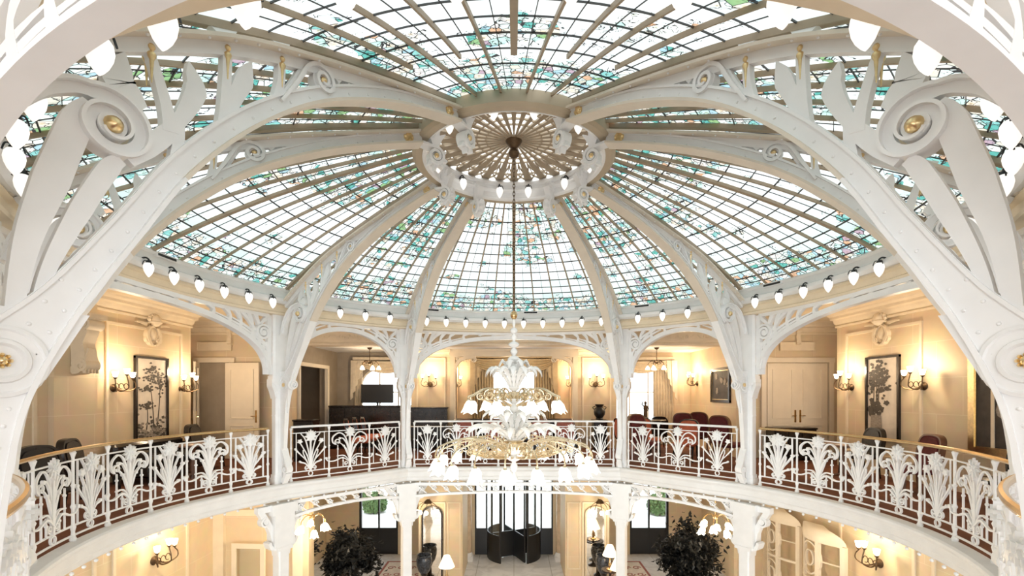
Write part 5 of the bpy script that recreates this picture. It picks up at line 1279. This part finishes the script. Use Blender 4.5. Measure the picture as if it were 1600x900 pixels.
for s, n in ((-1, 6), (1, 7)):
    f = lambda u, v, w: (u, 12.05 + w, v); x0, x1 = sorted((s * 1.5, s * 1.02)); mb = MB(); mb.strip([(x0 + .03, FL), (x0 + .03, -1.05)], .07, .08, f); mb.strip([(x1 - .03, FL), (x1 - .03, -1.05)], .07, .08, f); mb.strip([(x0, FL + .5), (x1, FL + .5)], 1.0, .06, f)
    o = struct(mb.build('window_%d' % n, BLACK, smooth=False)); mb = MB(); mb.plate([(x0 + .05, FL + 1), (x1 - .05, FL + 1), (x1 - .05, -1.05), (x0 + .05, -1.05)], .01, f); mb.build('pane', PANE, o, origin=o.location)
for s, n in ((-1, 'left'), (1, 'right')):
    t = thing('marble_column', 'honey marble pilaster column just %s of the revolving door' % n, 'column', (s * 1.72, 11.4, FL), 0, 'marble columns flanking the entrance')
    mb = MB(); mb.lathe([(.15, .3), (.155, 1.2), (.14, 3.4), (.15, 4.05)], 20); mb.build('shaft', MARBLEC, t); mb = MB(); mb.box(-.2, .2, -.2, .2, 0, .15); mb.lathe([(.2, .15), (.2, .22), (.16, .30)], 20); mb.build('base', PLASTER, t); mb = MB(); mb.lathe([(.15, 4.05), (.2, 4.15), (.22, 4.25), (.22, 4.30)], 20); mb.build('capital', PLASTER, t)
    # mirror on the pier, chandelier-like bracket above it, jardiniere, reading lamp
    cx = s * 2.69; t = thing('mirror', 'tall arched mirror on the lobby pier %s of the revolving door' % n, 'mirror', (cx, 9.44, FL + .15), 0, 'arched lobby mirrors'); f = lambda u, v, w: (u, w, v)
    P = [(-.32, 0), (.32, 0), (.32, 2.05)] + [(.32 * math.cos(PI*k/10), 2.05 + .25 * math.sin(PI*k/10)) for k in range(1, 10)] + [(-.32, 2.05)]
    mb = MB(); mb.plate(P, .02, f); mb.build('mirror_glass', MIRROR, t, smooth=False); mb = MB(); mb.strip(P, .05, .06, f, closed=True); mb.build('frame', DARKWOOD if s < 0 else CREAMP, t)
    t = thing('bracket_lamp', 'bronze spider lamp with glowing globes in front of the %s lobby pier mirror' % n, 'wall lamp', (cx + s * .08, 9.40, -1.95), 0, 'spider lamps on the lobby piers')
    mb = MB(); mb.lathe([(.13, .0), (.12, .05), (.07, .10), (.02, .13)], 14, f=lambda x, y, z: (x, y - .30, z)); mb.tube([(0, -.30, .06), (0, 0, .06)], .02, 7); mb.build('cap', BRONZE, t)
    for k in range(5):
        a = D2R(200 + 35 * k); c, s_ = math.cos(a), math.sin(a); mb = MB(); mb.tube(cr([(0, -.30, .02), (.18 * c, -.30 + .14 * s_, .02), (.32 * c, -.30 + .25 * s_, -.10), (.34 * c, -.30 + .27 * s_, -.2)], 4), .010, 5); ar = mb.build('arm', BRONZE, t); mb = MB(); mb.ball((.34 * c, -.30 + .27 * s_, -.25), .06, 10, 1.2); mb.build('globe', SHADEW, ar)
    point(t, (0, -.75, -.35), P_LOBBY * .5)
    t = thing('jardiniere', 'large dark patterned jardiniere on a stand beside the %s lobby mirror' % n, 'planter', (s * 2.86, 8.95, FL), 0, 'jardinieres in the lobby'); t.scale = (.78,) * 3
    mb = MB(); mb.lathe([(.18, .62), (.24, .70), (.31, .95), (.32, 1.15), (.28, 1.27), (.31, 1.31), (.31, 1.34), (.27, 1.33), (.26, 1.2), (.02, 1.18)], 24); mb.build('bowl', DELFT, t); mb = MB(); mb.lathe([(.2, 0), (.2, .06), (.1, .12), (.08, .4), (.16, .6), (.18, .62)], 16); mb.build('stand', DARKWOOD, t)
def table_lamp(label, x, y, tz, sc=1.0):
    t = thing('table_lamp', label, 'table lamp', (x, y, tz), 0, 'white shaded lamps in the lobby'); t.scale = (sc,) * 3
    mb = MB(); mb.lathe([(.10, 0), (.10, .02), (.03, .05), (.05, .15), (.02, .3), (.012, .5)], 14); mb.build('base', BRASS, t); mb = MB(); mb.lathe([(.22, .42), (.09, .72), (.085, .72), (.21, .42)], 24); mb.build('shade', LAMPSH, t); point(t, (0, 0, .36), P_LOBBY * .3, WARM, .05)
def side_table(label, x, y, h, r=.35):
    t = thing('side_table', label, 'table', (x, y, FL), 0, 'lobby side tables'); mb = MB(); mb.lathe([(r, h - .04), (r, h), (r * .9, h)], 24); mb.build('tabletop', DARKWOOD, t); mb = MB(); mb.lathe([(.2, 0), (.18, .03), (.04, .08), (.035, h - .06), (.1, h - .04)], 12); mb.build('column', DARKWOOD, t)
for x, y, lab, tb in ((atx(698, 7.6), 7.6, 'white cone-shaded lamp left of the entrance floor', 'dark table under the lamp left of the entrance floor'), (atx(966, 7.4), 7.4, 'white cone-shaded lamp right of the entrance floor', 'dark table under the lamp right of the entrance floor')):
    side_table(tb, x, y, .72); table_lamp(lab, x, y, FL + .72, 1.05)
table_lamp('white cone-shaded lamp behind the right-hand table lamp', atx(953, 7.95), 7.95, FL + .95, 1.0); side_table('tall dark stand under the rear right lamp', atx(953, 7.95), 7.95, .95, .25)
# globe clusters under the balcony
for s, n in ((-1, 'left'), (1, 'right')):
    t = thing('globe_cluster', 'hanging cluster of glowing flower globes above the dark tree on the %s' % n, 'ceiling lamp', (s * 4.56, 4.6, -1.35), 0, 'globe clusters of the lobby')
    mb = MB(); mb.tube([(0, 0, .15), (0, 0, 1.06)], .012, 6); mb.lathe([(.08, 1.06), (.06, 1.02), (.02, .98)], 12); mb.ball((0, 0, .15), .06, 10); mb.build('stem', BRASS, t)
    for k in range(6):
        a = 2*PI*k/6; c, q = math.cos(a), math.sin(a); mb = MB(); zz = -.06 - .10 * (k % 2); mb.tube(cr([(0, 0, .15), (.15 * c, .15 * q, .2), (.28 * c, .28 * q, .10), (.3 * c, .3 * q, zz + .05)], 4), .010, 5); ar = mb.build('arm', BRASS, t); mb = MB(); petal_shade(mb, (.3 * c, .3 * q, zz), .085, .15, (c * .3, q * .3)); mb.build('flower_globe', SHADEW, ar)
    point(t, (0, 0, -.45), P_LOBBY)
# lobby wall lamps
for x, y, rz, lab in ((-7.2, 3.35, PI/2, 'bronze wall lamp at the lower left under the left balcony'), (7.2, 3.2, -PI/2, 'bronze wall lamp at the lower right under the right balcony')):
    o = dup(s0, (x, y, -1.75), rz, lab, 'bronze wall lamps of the lobby'); o.scale = (1.25,) * 3
# trees
def tree(label, x, y, H_, rr):
    t = thing('potted_tree', label, 'tree', (x, y, FL), 0, 'dark leafy trees in the lobby'); rnd = random.Random(int(x * 100))
    mb = MB(); mb.lathe([(.22, 0), (.27, .05), (.32, .45), (.34, .5), (.30, .5), (.29, .42), (.02, .42)], 20); mb.build('pot', DELFT, t)
    mb = MB(); mb.tube(cr([(0, 0, .4), (.03, .02, .8), (-.02, 0, 1.2), (.02, 0, H_)], 5), [.05, .04, .03, .02], 8)
    for k in range(14): a = rnd.uniform(0, 6.28); r_ = rnd.uniform(.4, .85) * rr; z = rnd.uniform(.9, H_); mb.tube(cr([(0, 0, z - .2), (r_ * .5 * math.cos(a), r_ * .5 * math.sin(a), z), (r_ * math.cos(a), r_ * math.sin(a), z + .2)], 3), [.018, .012, .006], 5)
    mb.build('trunk', BARK, t)
    mb = MB(); cl = [(rnd.gauss(0, rr * .42), rnd.gauss(0, rr * .42), H_ - .15 + rnd.gauss(0, rr * .36)) for _ in range(46)]
    for k in range(4200):
        c = cl[k % 46]; p = Vector((c[0] + rnd.gauss(0, .13), c[1] + rnd.gauss(0, .13), c[2] + rnd.gauss(0, .11))); d = Vector((rnd.gauss(0, 1), rnd.gauss(0, 1), rnd.gauss(-.4, .7))).normalized(); q = d.cross(Vector((0, 0, 1)))
        q = q.normalized() if q.length > .01 else Vector((1, 0, 0)); n_ = d.cross(q); l = rnd.uniform(.12, .20); w_ = l * .27
        mb.add([p, p + d * l * .45 + q * w_ + n_ * .01, p + d * l - n_ * .02, p + d * l * .45 - q * w_ + n_ * .01], [(0, 1, 2), (0, 2, 3)])
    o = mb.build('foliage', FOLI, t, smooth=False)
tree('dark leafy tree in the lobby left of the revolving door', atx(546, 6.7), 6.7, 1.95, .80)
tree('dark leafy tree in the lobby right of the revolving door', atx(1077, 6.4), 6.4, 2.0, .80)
# rugs laid on the marble
for x0, x1, lab in ((-4.6, -3.0, 'pale rug with red border before the left entrance window'), (3.0, 4.6, 'pale rug with red border before the right entrance window')):
    t = thing('rug', lab, 'rug', ((x0 + x1) / 2, 10.4, FL), 0, 'rugs before the entrance windows'); w = (x1 - x0) / 2
    mb = MB(); mb.box(-w, w, -1.0, .8, 0, .012); mb.build('field', PAPER, t, smooth=False); mb = MB(); mb.strip([(-w, -1.0), (w, -1.0), (w, .8), (-w, .8)], .10, .016, lambda u, v, w_: (u, v, .010 + w_), closed=True)
    for k in range(4):
        for s in (-1, 1): mb.strip(spiral((k - 1.5) * w * .45, -.1 + s * .3, .15, .04, 0, 1.2, 18, s), .04, .014, lambda u, v, w_: (u, v, .010 + w_))
    mb.build('red_border', STRIPE, t, smooth=False)
# cream door under the left balcony and lattice screens under the right one
panel_door('door_5', (-6.72, 5.16, FL), D2R(-4), .82, 2.62, True)
t = None
def lattice(label, x, y, rz):
    t = thing('lattice_screen', label, 'screen', (x, y, FL), rz, 'cream lattice alcove screens'); t.scale = (1.5, 1.3, .87); f = lambda u, v, w: (u, w - .24 * math.cos(u / .46 * PI / 2), v); H_ = 3.35
    mb = MB()
    for u in (-.45, -.15, .15, .45): mb.strip([(u, 0), (u, H_)], .05, .05, f)
    for z in (.1, 1.2, 2.3, H_): mb.strip([(-.45 + .09 * k, z) for k in range(11)], .06, .05, f)
    mb.build('frame', DOORW, t)
    mb = MB()
    for z0 in (.15, 1.25, 2.35):
        mb.strip([(.19 * math.cos(2*PI*k/20), z0 + .5 + .42 * math.sin(2*PI*k/20)) for k in range(20)], .03, .03, f, closed=True); mb.strip([(-.45, z0 + .5), (-.19, z0 + .5)], .025, .03, f); mb.strip([(.19, z0 + .5), (.45, z0 + .5)], .025, .03, f); mb.strip([(.09 * math.cos(2*PI*k/14), z0 + .5 + .2 * math.sin(2*PI*k/14)) for k in range(14)], .025, .03, f, closed=True)
    mb.build('lattice', DOORW, t)
    mb = MB(); n = 12; vs = []; fs = []
    for j in range(7):
        e = j / 6 * PI / 2
        for i in range(n + 1): u = (-.5 + i / n) * math.cos(e) ** .5; q = -.27 * math.cos((u) / .5 * PI / 2) * math.cos(e) ** .5 if abs(u) < .5 else 0; vs.append((u, q, H_ + .02 + .30 * math.sin(e)))
    for j in range(6):
        for i in range(n): a = j * (n + 1) + i; fs.append((a, a + 1, a + n + 2, a + n + 1))
    fs.append(tuple(range(n, -1, -1))); mb.add(vs, fs); mb.build('domed_top', DOORW, t)
for y, lab in ((4.62, 'nearer cream lattice screen with domed top under the right balcony'), (6.2, 'farther cream lattice screen with domed top under the right balcony')): lattice(lab, 7.02, y, -PI/2)
# outside the entrance: hedges and a pale stair wall
for i, (x, y, r_, lab) in enumerate(((-7.3, 18.6, .6, 'clipped green bush outside the left entrance window, nearer'), (-9.2, 21.0, .8, 'clipped green bush outside the left entrance window, farther'), (7.5, 18.2, .6, 'clipped green bush outside the right entrance window, nearer'), (8.9, 20.5, .8, 'clipped green bush outside the right entrance window, farther'))):
    rnd = random.Random(i); mb = MB()
    for k in range(1500):
        a, e = rnd.uniform(0, 2*PI), math.asin(rnd.uniform(-.6, 1)); q = r_ * rnd.uniform(.86, 1.03); p = Vector((q * math.cos(e) * math.cos(a), q * math.cos(e) * math.sin(a), q * math.sin(e) + r_ * .75)); d = Vector((rnd.gauss(0, 1), rnd.gauss(0, 1), rnd.gauss(0, 1))).normalized() * .12; s = d.cross(p).normalized() * .05
        mb.add([p - d, p + s, p + d, p - s], [(0, 1, 2, 3)])
    t = thing('clipped_bush', lab, 'bush', (x, y, FL - .05), 0, 'clipped bushes in the forecourt'); mb.build('foliage', HEDGE, t, smooth=False); mb = MB(); mb.lathe([(r_ * .75, .15), (r_ * .86, r_ * .6), (r_ * .7, r_ * 1.3), (.05, r_ * 1.6)], 14); mb.tube([(0, 0, 0), (0, 0, .4)], .06, 7); mb.build('trunk', BARK, t)
for s, n in ((-1, 'left'), (1, 'right')):
    mb = MB(); mb.plate([(14.0, FL - .05), (20, FL - .05), (20, FL + 2.6), (14.0, FL + .35)], .3, lambda u, v, w: (s * 5.0 + w + s * (u - 14) * .12, u, v)); tag(mb.build('stair_wall', OUTSTONE, smooth=False), 'pale sloping stone wall outside the %s entrance window' % n, 'wall', 'sloping walls in the forecourt')
